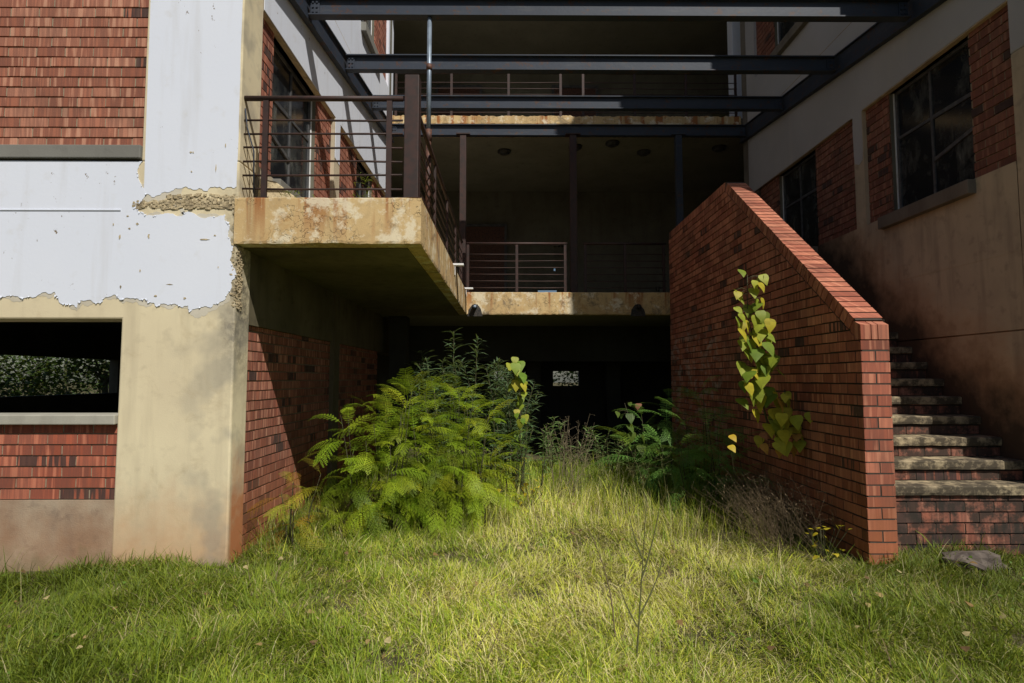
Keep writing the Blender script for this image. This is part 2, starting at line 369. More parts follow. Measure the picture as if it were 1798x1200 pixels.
# ------------------------------------------------------------------ ground
def gh(x, y):
    h = .035*math.sin(x*1.3+.5)*math.cos(y*.9)+.02*math.sin(x*3.1+y*2.3)
    h += .10*max(0, min(1, (y-4.6)/2))*(1 if y < 40 else 0)
    if x > 1.5 and y < 4.6: h += .04
    return h
gm = M('ground_soil')
n = gm.noise(3, 6); GROUND = gm.done(gm.mix(gm.ramp(n, [(.35, 0), (.65, 1)]), (.055, .05, .022), (.13, .11, .05)), .95, gm.noise(40, 5), .8, .02)
mb = MB(); xs = [-150, -60, -25, -12]+[-9+.3*i for i in range(61)]+[12, 25, 60, 150]; ys = [-40, -10, -3]+[0+.3*i for i in range(50)]+[18, 25, 40, 80, 200]
idx = {}
for i, x in enumerate(xs):
    for j, y in enumerate(ys):
        idx[i, j] = len(mb.v); mb.v.append((x, y, gh(x, y) if abs(x) < 10 and -2 < y < 16 else 0))
for i in range(len(xs)-1):
    for j in range(len(ys)-1):
        mb.f.append((idx[i, j], idx[i+1, j], idx[i+1, j+1], idx[i, j+1])); mb.mi.append(0); mb.c.append((0, 0, 0))
tag(mb.build('ground', GROUND, smooth=True), kind='structure')

# ------------------------------------------------------------------ buildings
XL, XR, XW, XS = -2.17, 4.3, 2.71, -.70
TOP = 13.2
def window(parent, side, X, y0, y1, z0, z1, broken=False):
    """window in a wall plane x=X; side=+1 when the courtyard is at larger x"""
    d = .11*side; xf = X-d
    fr = MB(); t = .035
    a, b = min(xf, xf-.04*side), max(xf, xf-.04*side)
    fr.box(a, b, y0, y0+t, z0, z1); fr.box(a, b, y1-t-.012, y1-.012, z0, z1)
    fr.box(a, b, y0+t, y1-t-.012, z1-t, z1); fr.box(a, b, y0+t, y1-t-.012, z0, z0+t)
    ym = y0+(y1-y0)*.52
    fr.box(a+.004, b-.004, ym-.015, ym+.015, z0+t, z1-t)
    zt = z0+(z1-z0)*.62
    fr.box(a+.004, b-.004, y0+t, ym-.015, zt-.02, zt+.02); fr.box(a+.006, b-.006, ym+.015, y1-t-.012, zt-.015, zt+.015)
    if broken: fr.hexa([(a, y0+t, z0+.52), (b, y0+t, z0+.52), (b, ym, z0+.40), (a, ym, z0+.40), (a, y0+t, z0+.56), (b, y0+t, z0+.56), (b, ym, z0+.44), (a, ym, z0+.44)])
    f = fr.build('window', FRAME, parent)
    j = MB(); j.box(a-.012, b+.012, y1-.012, y1-.001, z0, z1); j.build('frame', FRAMEW, f)
    g = MB(); xm = (a+b)/2
    g.box(xm-.003, xm+.003, y0+t-.004, y1-t-.01, z0+t-.004, z1-t+.004)
    g.build('pane', GLASS, f)
    return f

def wing(name, side, X, label, bp, wins, yend, outer, loc, wm, pm, lowm, tw, ground_open):
    """side=+1: left wing (courtyard face looks to +x)."""
    root = thing(name, label, 'building', loc)
    s = side; xin = X-.28*s; lo, hi = min(X, xin), max(X, xin)
    N = (s, 0, 0)
    # upper storeys: structural frame (piers, beams) flush; brick infill recessed
    for f, z in enumerate((2.9, 6.3, 9.7)):
        zs, zt = z+.39, z+1.80
        wmat = wm if f else pm
        fr = MB(); holes = [(a, b, zs, zt) for a, b in wins+bp]
        wall(fr, 'x', lo, hi, 4.842 if s > 0 else 4.69, yend, z-.379, z+3.02, holes)
        fr.build('wall', wm if f else pm, root)
        for a, b in bp:
            m_ = MB(); O = (X-.045*s, a, 0); bricks(m_, O, (0, 1, 0), N, .001, b-a-.001, zs, zt)
            # reveal returns beside the windows
            for (wa, wb) in wins:
                if abs(wb-a) < .01: bricks(m_, (X-.16*s if s > 0 else X+.047, a+.002, 0), (1, 0, 0), (0, -1, 0), 0, .112, zs, zt, lay=[[(0, .108)]])
            m_.build('brick_panel', [tw, MORTAR], root)
        bk = MB(); wall(bk, 'x', min(X-.20*s, X-.06*s), max(X-.20*s, X-.06*s), 4.62, yend-.02, zs-.01, zt+.01, [(a+.001, b-.002, zs, zt) for a, b in wins]); bk.build('inner_leaf', P_INNER, root)
        for i, (a, b) in enumerate(wins):
            window(root, s, X, a, b, zs, zt, broken=(f == 0 and i == 0))
            sl = MB(); x0, x1 = sorted((X+.075*s, X-.15*s)); sl.box(x0, x1, a-.06, b+.1, zs-.14, zs-.004); sl.build('sill', P_SILLG if s > 0 else P_SHADE, root, bevel=.008)
        gr = MB()
    return root, lo, hi

# ---- left wing
LW, RW = -9.0, 11.0
bpL = [(4.85, 5.2), (6.4, 6.93), (7.16, 8.12), (9.1, 9.95)]; wiL = [(5.2, 6.4), (8.12, 9.1)]
bpR = [(4.69, 5.17), (6.3, 6.71), (6.9, 7.85), (8.95, 9.6)]; wiR = [(5.17, 6.3), (7.85, 8.95)]
left, lo, hi = wing('building', 1, XL, 'sunlit left wing of red brick, flaking white paint and a beige corner column', bpL, wiL, 10.05, LW, (-4.5, 4.5, 0), W_MAIN, P_CREAM, P_BEIGE, B_SIDE, True)
# front corner column and lower facade frame
c = MB(); wall(c, 'y', 4.5, 4.76, -9, XL, -.3, 3.2, [(-9, -3.06, -.3, 1.92)]); c.build('facade_frame', P_BEIGE, left, weld=True, bevel=.014)
c = MB(); wall(c, 'x', XL-.26, XL-.004, 4.761, 13.4, 1.9, 2.519)
c.build('beam', P_UNDERSHADE, left)
c = MB(); wall(c, 'y', 4.52, 4.74, -9, -3.061, -.3, .505); c.build('plinth', P_PLINTH, left)
c = MB(); bricks(c, (-9, 4.535, 0), (1, 0, 0), (0, -1, 0), 0, 5.938, .507, 1.09, shift=.07); c.box(-9, -3.062, 4.56, 4.7, .506, 1.088, 1); c.build('brick_panel', [B_LOW, MORTAR], left)
c = MB(); c.box(-9, -3.064, 4.475, 4.76, 1.091, 1.168); c.build('sill', P_SILL, left, bevel=.008)
# upper front facade
c = MB(); bricks(c, (-9, 4.545, 0), (1, 0, 0), (0, -1, 0), 0, 6.04, 3.325, 7.2, shift=.1); c.box(-9, -2.962, 4.57, 4.74, 3.326, 7.2, 1); c.build('brick_panel', [B_FRONT, MORTAR], left)
c = MB(); c.box(-9, -2.955, 4.472, 4.74, 3.215, 3.322); c.build('sill', P_SILLG, left, bevel=.006)
c = MB(); c.box(-2.955, XL, 4.5, 4.84, 3.201, TOP); c.build('pillar', P_BEIGE, left, bevel=.008)
c = MB(); c.box(-9, -2.957, 4.51, 4.74, 7.201, TOP); c.build('wall', W_MAIN, left)
# white paint skins with torn lower edges
def skin(pts, Y, th, mat, name='white_paint', parent=left, flakes=0):
    m_ = MB(); m_.extrude([(x, Y+.002, z) for x, z in pts], (0, -th, 0))
    for (x, z) in (random.sample(pts, min(len(pts), flakes)) if flakes else ()):
        if x > -2.2 or z > 3.1 or x < -4.4: continue
        a = random.uniform(.005, .014); t = random.uniform(0, 3.14); o = random.uniform(.002, .007)
        P = [(x-a, Y-.0055, z+.004), (x+a, Y-.0055, z+.004+random.uniform(-.006, .006)), (x+a*.4*math.cos(t), Y-.006-o, z-a*random.uniform(.4, 1.4))]
        m_.extrude(P, (0, -.0012, 0))
    return m_.build(name, mat, parent)
top = [(x, z) for x, z in ((-2.187, 5.6), (-2.945, 5.6))]
bt = jag([pix(253, 338, 4.5), pix(262, 342, 4.5), pix(300, 337, 4.5), pix(320, 331, 4.5), pix(350, 331, 4.5), pix(378, 328, 4.5), pix(393, 333, 4.5), pix(410, 331, 4.5), (-2.187, pix(419, 326, 4.5)[1])], .05, 5, .8)
rt = jag([(-2.187, pix(0, 318, 4.5)[1]), (-2.186, 4.0), (-2.184, 5.6)], .006, 5)
skin([(-2.945, 5.6)]+bt+rt[1:], 4.5, .006, W_MAIN)
lowpts = [(-6.5, 2.09), (-5.5, 2.12)]+[pix(u, v, 4.5) for u, v in ((0, 520), (40, 523), (75, 514), (97, 513), (103, 524), (122, 534), (135, 541), (162, 529), (195, 521), (215, 527), (240, 524), (263, 532), (290, 534), (331, 537), (335, 547), (372, 540), (395, 527), (406, 508), (409, 470), (405, 420), (403, 395), (395, 377), (330, 372), (285, 377), (258, 379), (246, 374), (236, 366), (243, 357), (250, 352), (251, 330), (251, 284))]
skin([(-6.5, 3.205)]+jag(lowpts, .05, 6, .8), 4.5, .007, W_MAIN, flakes=70)
skin([(-6.5, 3.1)]+jag([(x, z-(.028 if i < 24 else 0)) for i, (x, z) in enumerate(lowpts) if z < 2.9]+[(-2.6, 2.75), (-2.6, 3.0)], .05, 6, .8), 4.4998, .003, UNDER, name='undercoat')
for u, v, a, b in ((211, 417, .008, .022), (262, 415, .009, .025), (247, 476, .006, .014), (213, 504, .007, .014), (360, 421, .05, .006), (378, 414, .012, .007), (336, 268, .013, .008), (380, 296, .006, .028), (397, 256, .005, .014), (337, 302, .008, .005), (274, 520, .012, .012), (325, 524, .012, .01), (384, 470, .005, .009), (340, 268, .006, .01), (225, 380, .012, .005), (200, 395, .006, .01), (228, 402, .01, .008), (242, 394, .014, .01), (300, 500, .03, .004)):
    x, z = pix(u, v, 4.5); q_ = [(x+a*math.cos(t)*random.uniform(.4, 1.2), z+b*math.sin(t)*random.uniform(.4, 1.2)) for t in np.linspace(0, 6.28, 12)[:-1]]
    c = MB(); c.extrude([(i, 4.4928, j) for i, j in q_], (0, -.0012, 0)); c.build('paint_chip', P_RUB, left)
# ridge between the two coats, rubble pocket under the pillar
c = MB(); c.extrude([(x, 4.494, z) for x, z in [(-6.5, 2.79), (-3.1, 2.79), (-3.1, 2.798), (-6.5, 2.798)]], (0, -.006, 0)); c.build('paint_ridge', W_MAIN, left)
def rubble(parent, name, boxes, mat, n, size):
    m_ = MB()
    for i in range(n):
        x0, x1, y0, y1, z0, z1 = random.choice(boxes); p = Vector((random.uniform(x0, x1), random.uniform(y0, y1), random.uniform(z0, z1))); r = random.uniform(.3, 1)*size
        q = [p+Vector((sx*r*random.uniform(.5, 1.2), sy*r*random.uniform(.3, .7), sz*r*random.uniform(.4, .9))) for sz in (-1, 1) for sx, sy in ((-1, -1), (1, -1), (1, 1), (-1, 1))]
        m_.hexa(q)
    return m_.build(name, mat, parent)
rubble(left, 'crumbled_render', [(-3.0, -2.22, 4.497, 4.508, 2.81, 2.87), (-2.75, -2.18, 4.495, 4.508, 2.81, 2.925)], P_RUB, 700, .017)
rubble(left, 'crumbled_edge', [(-2.205, -2.165, 4.497, 4.53, 2.02, 2.86)], P_RUB, 300, .013)
rubble(left, 'crumbled_edge', [(-2.178, -2.165, 4.52, 4.6, 2.0, 2.5)], P_RUB, 300, .012)
# ground storey inner wall: brick panels under the beam
c = MB(); O = (XL-.03, 0, 0)
bricks(c, (XL-.03, 4.762, 0), (0, 1, 0), (1, 0, 0), 0, 2.25, -.1, 1.899); c.box(XL-.24, XL-.05, 4.762, 7.0, -.3, 1.898, 1); c.build('brick_panel', [B_SIDE, MORTAR], left)
c = MB(); c.box(XL-.28, XL+.02, 7.012, 7.25, -.3, 2.519); c.build('pillar', P_UNDERSHADE, left)
c = MB(); bricks(c, (XL-.03, 7.252, 0), (0, 1, 0), (1, 0, 0), 0, 2.3, -.1, 1.899); c.box(XL-.24, XL-.05, 7.252, 9.55, -.3, 1.898, 1); c.build('brick_panel', [B_SIDE, MORTAR], left)
c = MB(); wall(c, 'x', -9.2, -9, 4.76, 13.4, -.3, 2.52, [(7.5, 13.2, 1.12, 1.88)]); wall(c, 'x', -9.2, -9, 4.5, 13.4, 2.52, TOP); wall(c, 'y', 13.4, 13.6, -9, XL-.3, -.3, 2.52)
c.box(-9, XL-.01, 4.77, 13.39, TOP-.3, TOP-.02)
for z in (2.52, 5.92, 9.32): c.box(-9, XL-.3, 4.77, 10.04, z, z+.38)
wall(c, 'y', 10.06, 10.26, -9, XL-.01, 2.9, TOP-.31, [(-4.2, -3.2, 2.9, 5.0), (-4.2, -3.2, 6.3, 8.4)])
wall(c, 'x', -3.9, -3.7, 4.9, 7.4, .0, .01); c.build('inner_wall', P_INNER, left)
# grooves and floor-line beads on the white wall
for z in (5.902, 9.28): c = MB(); c.box(XL-.001, XL+.003, 4.86, 10.04, z-.008, z+.004); c.build('movement_joint', BLACKM, left)

# ---- right wing
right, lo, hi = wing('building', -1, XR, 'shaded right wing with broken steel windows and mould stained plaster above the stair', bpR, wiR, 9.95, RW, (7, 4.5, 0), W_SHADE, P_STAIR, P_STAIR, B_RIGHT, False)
c = MB()
for a, b in ((-.3, 1.85), (1.864, 2.744), (2.758, 3.288)): wall(c, 'x', XR+.002, XR+.28, 4.69, 9.95, a, b)
wall(c, 'x', XR+.03, XR+.26, 4.7, 9.94, -.3, 3.27); c.build('stair_side_wall', P_STAIR, right)
c = MB(); c.box(XR-.004, XR+.32, 4.5, 4.685, -.3, 4.22); c.build('column', P_STAIR, right, bevel=.01)
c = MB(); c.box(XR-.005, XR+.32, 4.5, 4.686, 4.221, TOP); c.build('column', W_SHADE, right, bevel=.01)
c = MB()
sk = jag([(7.85, 4.705), (6.92, 4.70)], .004)+jag([(6.895, 4.69), (6.893, 4.2), (6.88, 4.1), (6.80, 4.06), (6.73, 4.1), (6.722, 4.2), (6.72, 4.69)], .006, 3)
pts = [(9.94, 5.9), (9.94, 4.712)]+sk+jag([(6.69, 4.712), (5.5, 4.715), (4.70, 4.71)], .003)+[(4.70, 5.9)]
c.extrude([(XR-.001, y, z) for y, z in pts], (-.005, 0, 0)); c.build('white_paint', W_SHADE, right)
c = MB(); c.extrude([(XL+.001, y, z) for y, z in [(4.86, 5.9), (4.86, 4.712), (6.95, 4.712), (6.95, 4.2), (7.14, 4.17), (7.15, 4.712), (10.04, 4.712), (10.04, 5.9)]], (.005, 0, 0)); c.build('white_paint', W_MAIN, left)
c = MB(); wall(c, 'y', 4.5, 4.74, XR+.321, 11, -.3, TOP, [(5.2, 7.2, 3.3, 4.7), (8.2, 10.2, 3.3, 4.7), (5.2, 7.2, 1.1, 1.9)]); wall(c, 'x', 10.8, 11, 4.75, 13.4, -.3, TOP); c.box(XR+.3, 10.79, 4.75, 13.39, TOP-.3, TOP-.02)
for z in (2.52, 5.92, 9.32): c.box(XR+.3, 10.79, 4.75, 9.94, z, z+.38)
wall(c, 'y', 9.96, 10.16, XR+.0, 10.79, 2.9, TOP-.31, [(5.2, 6.2, 2.9, 5.0), (5.2, 6.2, 6.3, 8.4)])
c.build('outer_wall', P_SHADE, right)
for z in (5.902, 9.28): c = MB(); c.box(XR-.004, XR+.001, 4.7, 9.94, z-.008, z+.004); c.build('movement_joint', BLACKM, right)

# ---- rear gallery block
rear = thing('building', 'rear block with dark open galleries behind the steel beams', 'building', (1, 13, 0))
c = MB()
spots1 = [(pix(943, 0, 13.4)[0], pix(976, 0, 13.4)[0], pix(0, 514, 13.4)[1], pix(0, 507, 13.4)[1]), (pix(881, 0, 13.4)[0], pix(884, 0, 13.4)[0], 3.4, 3.62), (pix(1143, 0, 13.4)[0], pix(1145, 0, 13.4)[0], 3.4, 3.63), (pix(1147, 0, 13.4)[0], pix(1149, 0, 13.4)[0], 3.4, 3.63),
          (pix(970, 0, 13.4)[0], pix(974, 0, 13.4)[0], pix(0, 475, 13.4)[1], pix(0, 468, 13.4)[1])]
for u in (972, 979, 985): spots1.append((pix(u-1.5, 0, 13.4)[0], pix(u+1.5, 0, 13.4)[0], pix(0, 433.5, 13.4)[1], pix(0, 430.5, 13.4)[1]))
g0 = [(pix(968, 0, 13.4)[0], pix(1012, 0, 13.4)[0], pix(0, 678, 13.4)[1], pix(0, 652, 13.4)[1]), (pix(1071, 0, 13.4)[0], pix(1079, 0, 13.4)[0], pix(0, 676, 13.4)[1], pix(0, 655, 13.4)[1]),
      (pix(1168, 0, 13.4)[0], pix(1192, 0, 13.4)[0], pix(0, 677, 13.4)[1], pix(0, 653, 13.4)[1]), (pix(868, 0, 13.4)[0], pix(885, 0, 13.4)[0], pix(0, 668, 13.4)[1], pix(0, 652, 13.4)[1])]
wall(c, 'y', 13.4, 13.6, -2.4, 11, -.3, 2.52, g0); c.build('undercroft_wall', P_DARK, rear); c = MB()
wall(c, 'y', 13.4, 13.6, -9, 11, 2.521, 5.92, spots1)
wall(c, 'y', 13.4, 13.6, -9, 11, 5.921, TOP, [(pix(1246, 0, 13.4)[0], pix(1271, 0, 13.4)[0], 7.3, 7.85)])
c.build('rear_wall', P_INNER, rear)
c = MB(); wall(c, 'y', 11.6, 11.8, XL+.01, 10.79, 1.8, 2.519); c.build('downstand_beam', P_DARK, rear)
for x, y in ((-1.9, 9.9), (.55, 12.6), (2.3, 12.6)):
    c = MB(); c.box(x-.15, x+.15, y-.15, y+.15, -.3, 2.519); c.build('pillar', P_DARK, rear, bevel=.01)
c = MB()
wall(c, 'x', 10.6, 10.8, 10.2, 13.39, 2.9, TOP-.31)
c.box(-9, 10.79, 9.62, 13.39, 2.521, 2.899); c.build('gallery_floor', P_CEIL, rear)
c = MB(); rough_slab(c, XS+.001, 4.29, 9.5, 2.52, 2.9, amp=.014, depth=.119); c.build('slab_edge', P_SLAB, rear)
for z in (5.92, 9.32):
    c = MB(); c.box(-9, 10.79, 10.32, 13.39, z+.001, z+.379); c.build('gallery_floor', P_CEIL, rear)
    c = MB(); rough_slab(c, XL+.01, XR-.01, 10.2, z, z+.38, amp=.01, top=.035); rough_slab(c, XL+.01, XR-.01, 10.185, z+.2, z+.225, amp=.002, depth=.02); c.build('slab_edge', P_SLAB, rear)
for x in (-2.42, 4.5):
    for z in (6.3,):
        c = MB(); c.box(x-.13, x+.13, 10.7, 10.95, z, z+3.02); c.build('pillar', W_MAIN, rear, bevel=.008)
# doors and dado on the rear wall of the galleries
for x, z in ((-1.2, 6.3), (1.6, 6.3), (-.6, 2.9)):
    c = MB(); c.box(x-.5, x+.5, 13.33, 13.398, z, z+2.15); d_ = c.build('door', RUSTP, rear); c = MB(); c.box(x-.56, x-.5, 13.3, 13.398, z, z+2.21); c.box(x+.5, x+.56, 13.3, 13.398, z, z+2.21); c.box(x-.5, x+.5, 13.3, 13.398, z+2.151, z+2.21); c.build('door_frame', FRAME, d_)

# ------------------------------------------------------------------ balcony slab on the left (walkway)
bal = thing('balcony', 'projecting concrete balcony slab with cracked ochre edge and dark underside on the left wing', 'balcony', (-1.4, 7, 2.52))
c = MB(); rough_slab(c, XL-.02, XS, 4.485, 2.52, 2.9, amp=.012); rough_slab(c, 4.487, 9.5, XS, 2.52, 2.9, amp=.012, axis='y')
c.box(XL-.018, XS-.12, 4.605, 9.5, 2.521, 2.899); c.box(XS-.121, XS-.119, 4.6, 9.5, 2.523, 2.897)
c.build('slab', P_SLAB, bal)
c = MB(); c.box(XL+.002, XS-.13, 4.62, 9.6, 2.512, 2.5205); c.build('soffit', P_UNDERSHADE, bal)  # dark sheet that paints the shade on the slab underside
for k, y in enumerate((7.25, 9.2)):
    c = MB(); c.box(XS-.10, XS+.12, y, y+.07, 2.905, 2.93); c.box(XS+.005, XS+.012, y+.01, y+.06, 2.78, 2.906)
    tag(c.build('bracket', WHITEM, bevel=.003), ('white metal bracket lying over the balcony edge, the nearer and higher of two', 'white metal bracket lying over the balcony edge, beside the start of the middle slab')[k], 'bracket', 'white brackets on the balcony edge')

# ------------------------------------------------------------------ railings and posts
def railing(name, label, pts, posts, z, H=.85, group='rusty balcony railings', extra=None):
    """pts = two end points (x,y); posts = parameters 0..1"""
    A, B = Vector((*pts[0], z)), Vector((*pts[1], z)); d = (B-A); n = d.normalized(); s = Vector((-n.y, n.x, 0))
    root = thing(name, label, 'railing', tuple(A), group)
    c = MB(); c.tube([A+Vector((0, 0, H)), B+Vector((0, 0, H))], .022, 10); c.build('top_rail', RUST, root, smooth=True)
    for i in range(6):
        c = MB(); zz = .09+i*.115; wob = [random.uniform(-.004, .004) for _ in range(5)]
        c.tube([A+d*t+Vector((0, 0, zz+w_)) for t, w_ in zip((0, .25, .5, .75, 1), wob)], .0085, 6); c.build('rail', RUST, root, smooth=True)
    for t in posts:
        p = A+d*t; h = .022
        c = MB(); q = [p+n*a*h+s*b*.012+Vector((0, 0, zz)) for zz in (.0, H-.01) for a, b in ((-1, -1), (1, -1), (1, 1), (-1, 1))]; c.hexa(q)
        q = [p+n*a*.05+s*b*.05+Vector((0, 0, zz)) for zz in (.001, .009) for a, b in ((-1, -1), (1, -1), (1, 1), (-1, 1))]; c.hexa(q)
        c.build('post', RUST, root)
    return root
fr_ = railing('railing', 'rusty red railing along the front edge of the left balcony slab', ((XL+.002, 4.56), (-.87, 4.56)), (.135, .915), 2.9)
railing('railing', 'rusty railing running away from the corner post along the side of the left balcony', ((-.79, 4.7), (-.79, 9.5)), (.02, .27, .52, .76, .99), 2.9)
railing('railing', 'dark railing on the middle slab between the left post and the central post', ((-.72, 9.6), (1.0, 9.6)), (.015, .5, .98), 2.9)
railing('railing', 'dark railing on the middle slab between the central post and the stair wall', ((1.28, 9.6), (2.69, 9.6)), (.02, .5, .97), 2.9)
railing('railing', 'upper gallery railing seen between the steel beams', ((XL+.04, 10.3), (1.0, 10.3)), (.01, .34, .68, .99), 6.3, group='upper gallery railings')
railing('railing', 'shaded right half of the upper gallery railing seen between the steel beams', ((1.36, 10.3), (XR-.03, 10.3)), (.01, .34, .67, .99), 6.3, group='upper gallery railings')
def post(label, x, y, z0, z1, w_, mat, cat='post', cap=False, name='steel_post', group=None):
    c = MB(); c.box(x-w_, x+w_, y-w_, y+w_, z0+.012, z1); r = thing(name, label, cat, (x, y, z0), group)
    c.build('shaft', mat, r, bevel=.006); c = MB(); c.box(x-w_*1.7, x+w_*1.7, y-w_*1.7, y+w_*1.7, z0, z0+.0115); c.build('base_plate', mat, r)
    if cap: c = MB(); c.box(x-w_*2.2, x+w_*2.2, y-w_*1.3, y+w_*1.3, z1+.001, z1+.02); c.build('cap_plate', mat, r)
    return r
post('stout rusty square corner post where the two balcony railings meet', -.80, 4.62, 2.9, 3.96, .06, RUST)
G = 'steel posts on the middle slab'
ZB = 5.33+.125*(9.85-5.75)-.12
post('dark steel post on the slab at the inner end of the left balcony', -.80, 9.78, 2.9, ZB, .055, RUST, cap=True, group=G)
post('dark central steel post between the two railings of the middle slab', 1.13, 9.78, 2.9, ZB, .06, RUST, cap=True, group=G)
post('blue grey steel post rising behind the top of the brick stair wall', 2.99, 9.78, 2.9, ZB, .055, STEEL, cap=True, group=G)
pp = thing('pipe', 'thin upright pipe, blue above and rusty below, between nearest beam and balcony', 'pipe', (-.83, 5.75, 2.9))
c = MB(); c.tube([(-.83, 5.75, 3.96), (-.83, 5.75, 5.22)], .024, 12); c.build('upper_pipe', GALV, pp, smooth=True)
c = MB(); c.tube([(-.83, 5.75, 2.9), (-.83, 5.75, 3.959)], .027, 12); c.build('lower_pipe', RUSTP, pp, smooth=True)
c = MB(); c.tube([(-.83, 5.75, 3.9), (-.83, 5.75, 4.02)], .034, 12); c.tube([(-.83, 5.75, 4.66), (-.83, 5.75, 4.72)], .031, 12); c.build('coupling', RUSTP, pp, smooth=True)
c = MB(); c.tube([(XL+.01, 4.55, 3.66), (XL+.03, 4.55, 3.5), (XL+.09, 4.55, 3.3), (XL+.10, 4.55, 2.95)], .006, 6)
tag(c.build('cable', STEEL, smooth=True), 'thin grey cable curving down the pillar beside the front railing', 'cable')

# ------------------------------------------------------------------ steel pergola
zb = lambda y: 5.33+.125*(y-5.75)
per = thing('steel_pergola', 'blue grey steel beam frame spanning the courtyard above the slabs', 'pergola', (1, 7, 5.2))
def ibeam(mb, x0, x1, y, z, h=.2, b=.10, t=.014):
    mb.box(x0, x1, y-b/2, y+b/2, z+h/2-t, z+h/2); mb.box(x0, x1, y-b/2, y+b/2, z-h/2, z-h/2+t); mb.box(x0+.001, x1-.001, y-.006, y+.006, z-h/2+t-.001, z+h/2-t+.001)
for y in (5.75, 7.1, 8.5, 9.85):
    c = MB(); ibeam(c, XL+.085, XR-.085, y, zb(y))
    b_ = c.build('beam', STEEL, per)
    for xa in (XL+.10, XR-.19):
        c = MB(); c.box(xa, xa+.09, y-.018, y-.0065, zb(y)-.08, zb(y)+.08)
        for x in (xa+.015, xa+.055):
            for dz in (-.05, .0, .05): c.box(x, x+.018, y-.028, y-.0165, zb(y)+dz-.009, zb(y)+dz+.009)
        c.build('end_plate', STEEL, b_)
for x in (XL+.045, XR-.045):
    c = MB(); s_ = .035
    for a0, a1, b0, b1 in ((-s_, s_, .12, .134), (-s_, s_, -.134, -.12), (-.006, .006, -.12, .12)):
        P = [(x+a, y, zb(y)+b) for y, bb in ((4.6, 0), (10.15, 0)) for a, b in ((a0, b0), (a1, b0), (a1, b1), (a0, b1))]; c.hexa(P)
    c.build('side_beam', STEEL, per)

# ------------------------------------------------------------------ stair wall of red brick
SW = thing('brick_wall', 'red brick stair wall with sloping brick coping and sunlit narrow end', 'wall', (2.82, 4.36, 0))
YF, TH = 4.36, .222; A0 = (4.36, 1.87); B0 = (6.94, 3.90); YE = 9.49
sl = (B0[1]-A0[1])/(B0[0]-A0[0]); ang = math.atan(sl); cd = .118
dn = cd/math.cos(ang)
# polygon in (s,z) with s = YE - y
q = lambda y, z: (YE-y, z)
kz = B0[1]-cd; ky = B0[0]+(kz-(B0[1]-dn))/sl
cpo = [q(YE, -.12), q(YF+.003, -.12), q(YF+.003, A0[1]-dn), q(ky, kz), q(YE, kz)]
c = MB(); bricks(c, (XW, YE, 0), (0, -1, 0), (-1, 0, 0), 0, YE-YF-.003, -.12, 3.9, cp=cpo, shift=.05)
cpr = [(YE-s, z) for s, z in cpo]; cpr = [(s-YF, z) for s, z in cpr]; cpr = cpr[::-1]
bricks(c, (XW+TH, YF, 0), (0, 1, 0), (1, 0, 0), .003, YE-YF, -.12, 3.9, cp=cpr)
w1 = TH-.002
bricks(c, (XW+.0015, YF, 0), (1, 0, 0), (0, -1, 0), 0, w1, -.12, 1.75, lay=[[(0, .105), (.115, w1)], [(0, w1)]])
c.extrude([(XW+.012, YE-s, z) for s, z in cpo], (TH-.024, 0, 0), 1); c.build('wall_face', [B_WALL, MORTARD], SW)
c = MB()
def cope(p, tdir, ndir, n):
    for i in range(n):
        a = i*.085+.007; b = a+.071; j = random.uniform(-.0015, .0015); x0, x1 = XW-.004+random.uniform(-.002, .002), XW+TH+.004
        P = []
        for xx in (x0, x1):
            for s_, d_ in ((a, -.106), (b, -.106), (b, j), (a, j)): P.append((xx, p[0]+tdir[0]*s_+ndir[0]*d_, p[1]+tdir[1]*s_+ndir[1]*d_))
        c.hexa(P, 0, (random.random(), random.random(), 0))
td = (math.cos(ang), math.sin(ang)); nd_ = (-math.sin(ang), math.cos(ang)); L = math.dist(A0, B0)
st0 = (A0[0]+td[0]*.085, A0[1]+td[1]*.085)
cope(st0, td, nd_, int((L-.085-.03)/.085)); cope((B0[0]+.03, B0[1]), (1, 0), (0, 1), int((YE-B0[0]-.03)/.085))
# mortar bed of coping
ia = lambda d_: [(A0[0]+td[0]*.07+nd_[0]*d_, A0[1]+td[1]*.07+nd_[1]*d_), (B0[0]-td[0]*.0+nd_[0]*d_, B0[1]-td[1]*.0+nd_[1]*d_)]
lo_, up_ = ia(-.12), ia(-.007)
c.extrude([(XW+.006, *p) for p in (lo_[0], (B0[0]+.06, kz), (YE, kz), (YE, B0[1]-.007), (B0[0]+.02, B0[1]-.007), up_[1], up_[0])], (TH-.012, 0, 0), 1)
x = XW
for wd in (.078, .045, .080):   # upright bricks closing the front end
    zt = 1.865; P = []
    for xx in (x+.003, x+wd+.003):
        for yy, zz in ((YF-.001, 1.752), (YF+.13, 1.752), (YF+.13, zt+.085*sl*.9), (YF-.001, zt)): P.append((xx, yy, zz))
    c.hexa(P, 0, (random.random(), .2, 0)); x += wd+.007
c.build('coping', [B_WALL, MORTARD], SW)

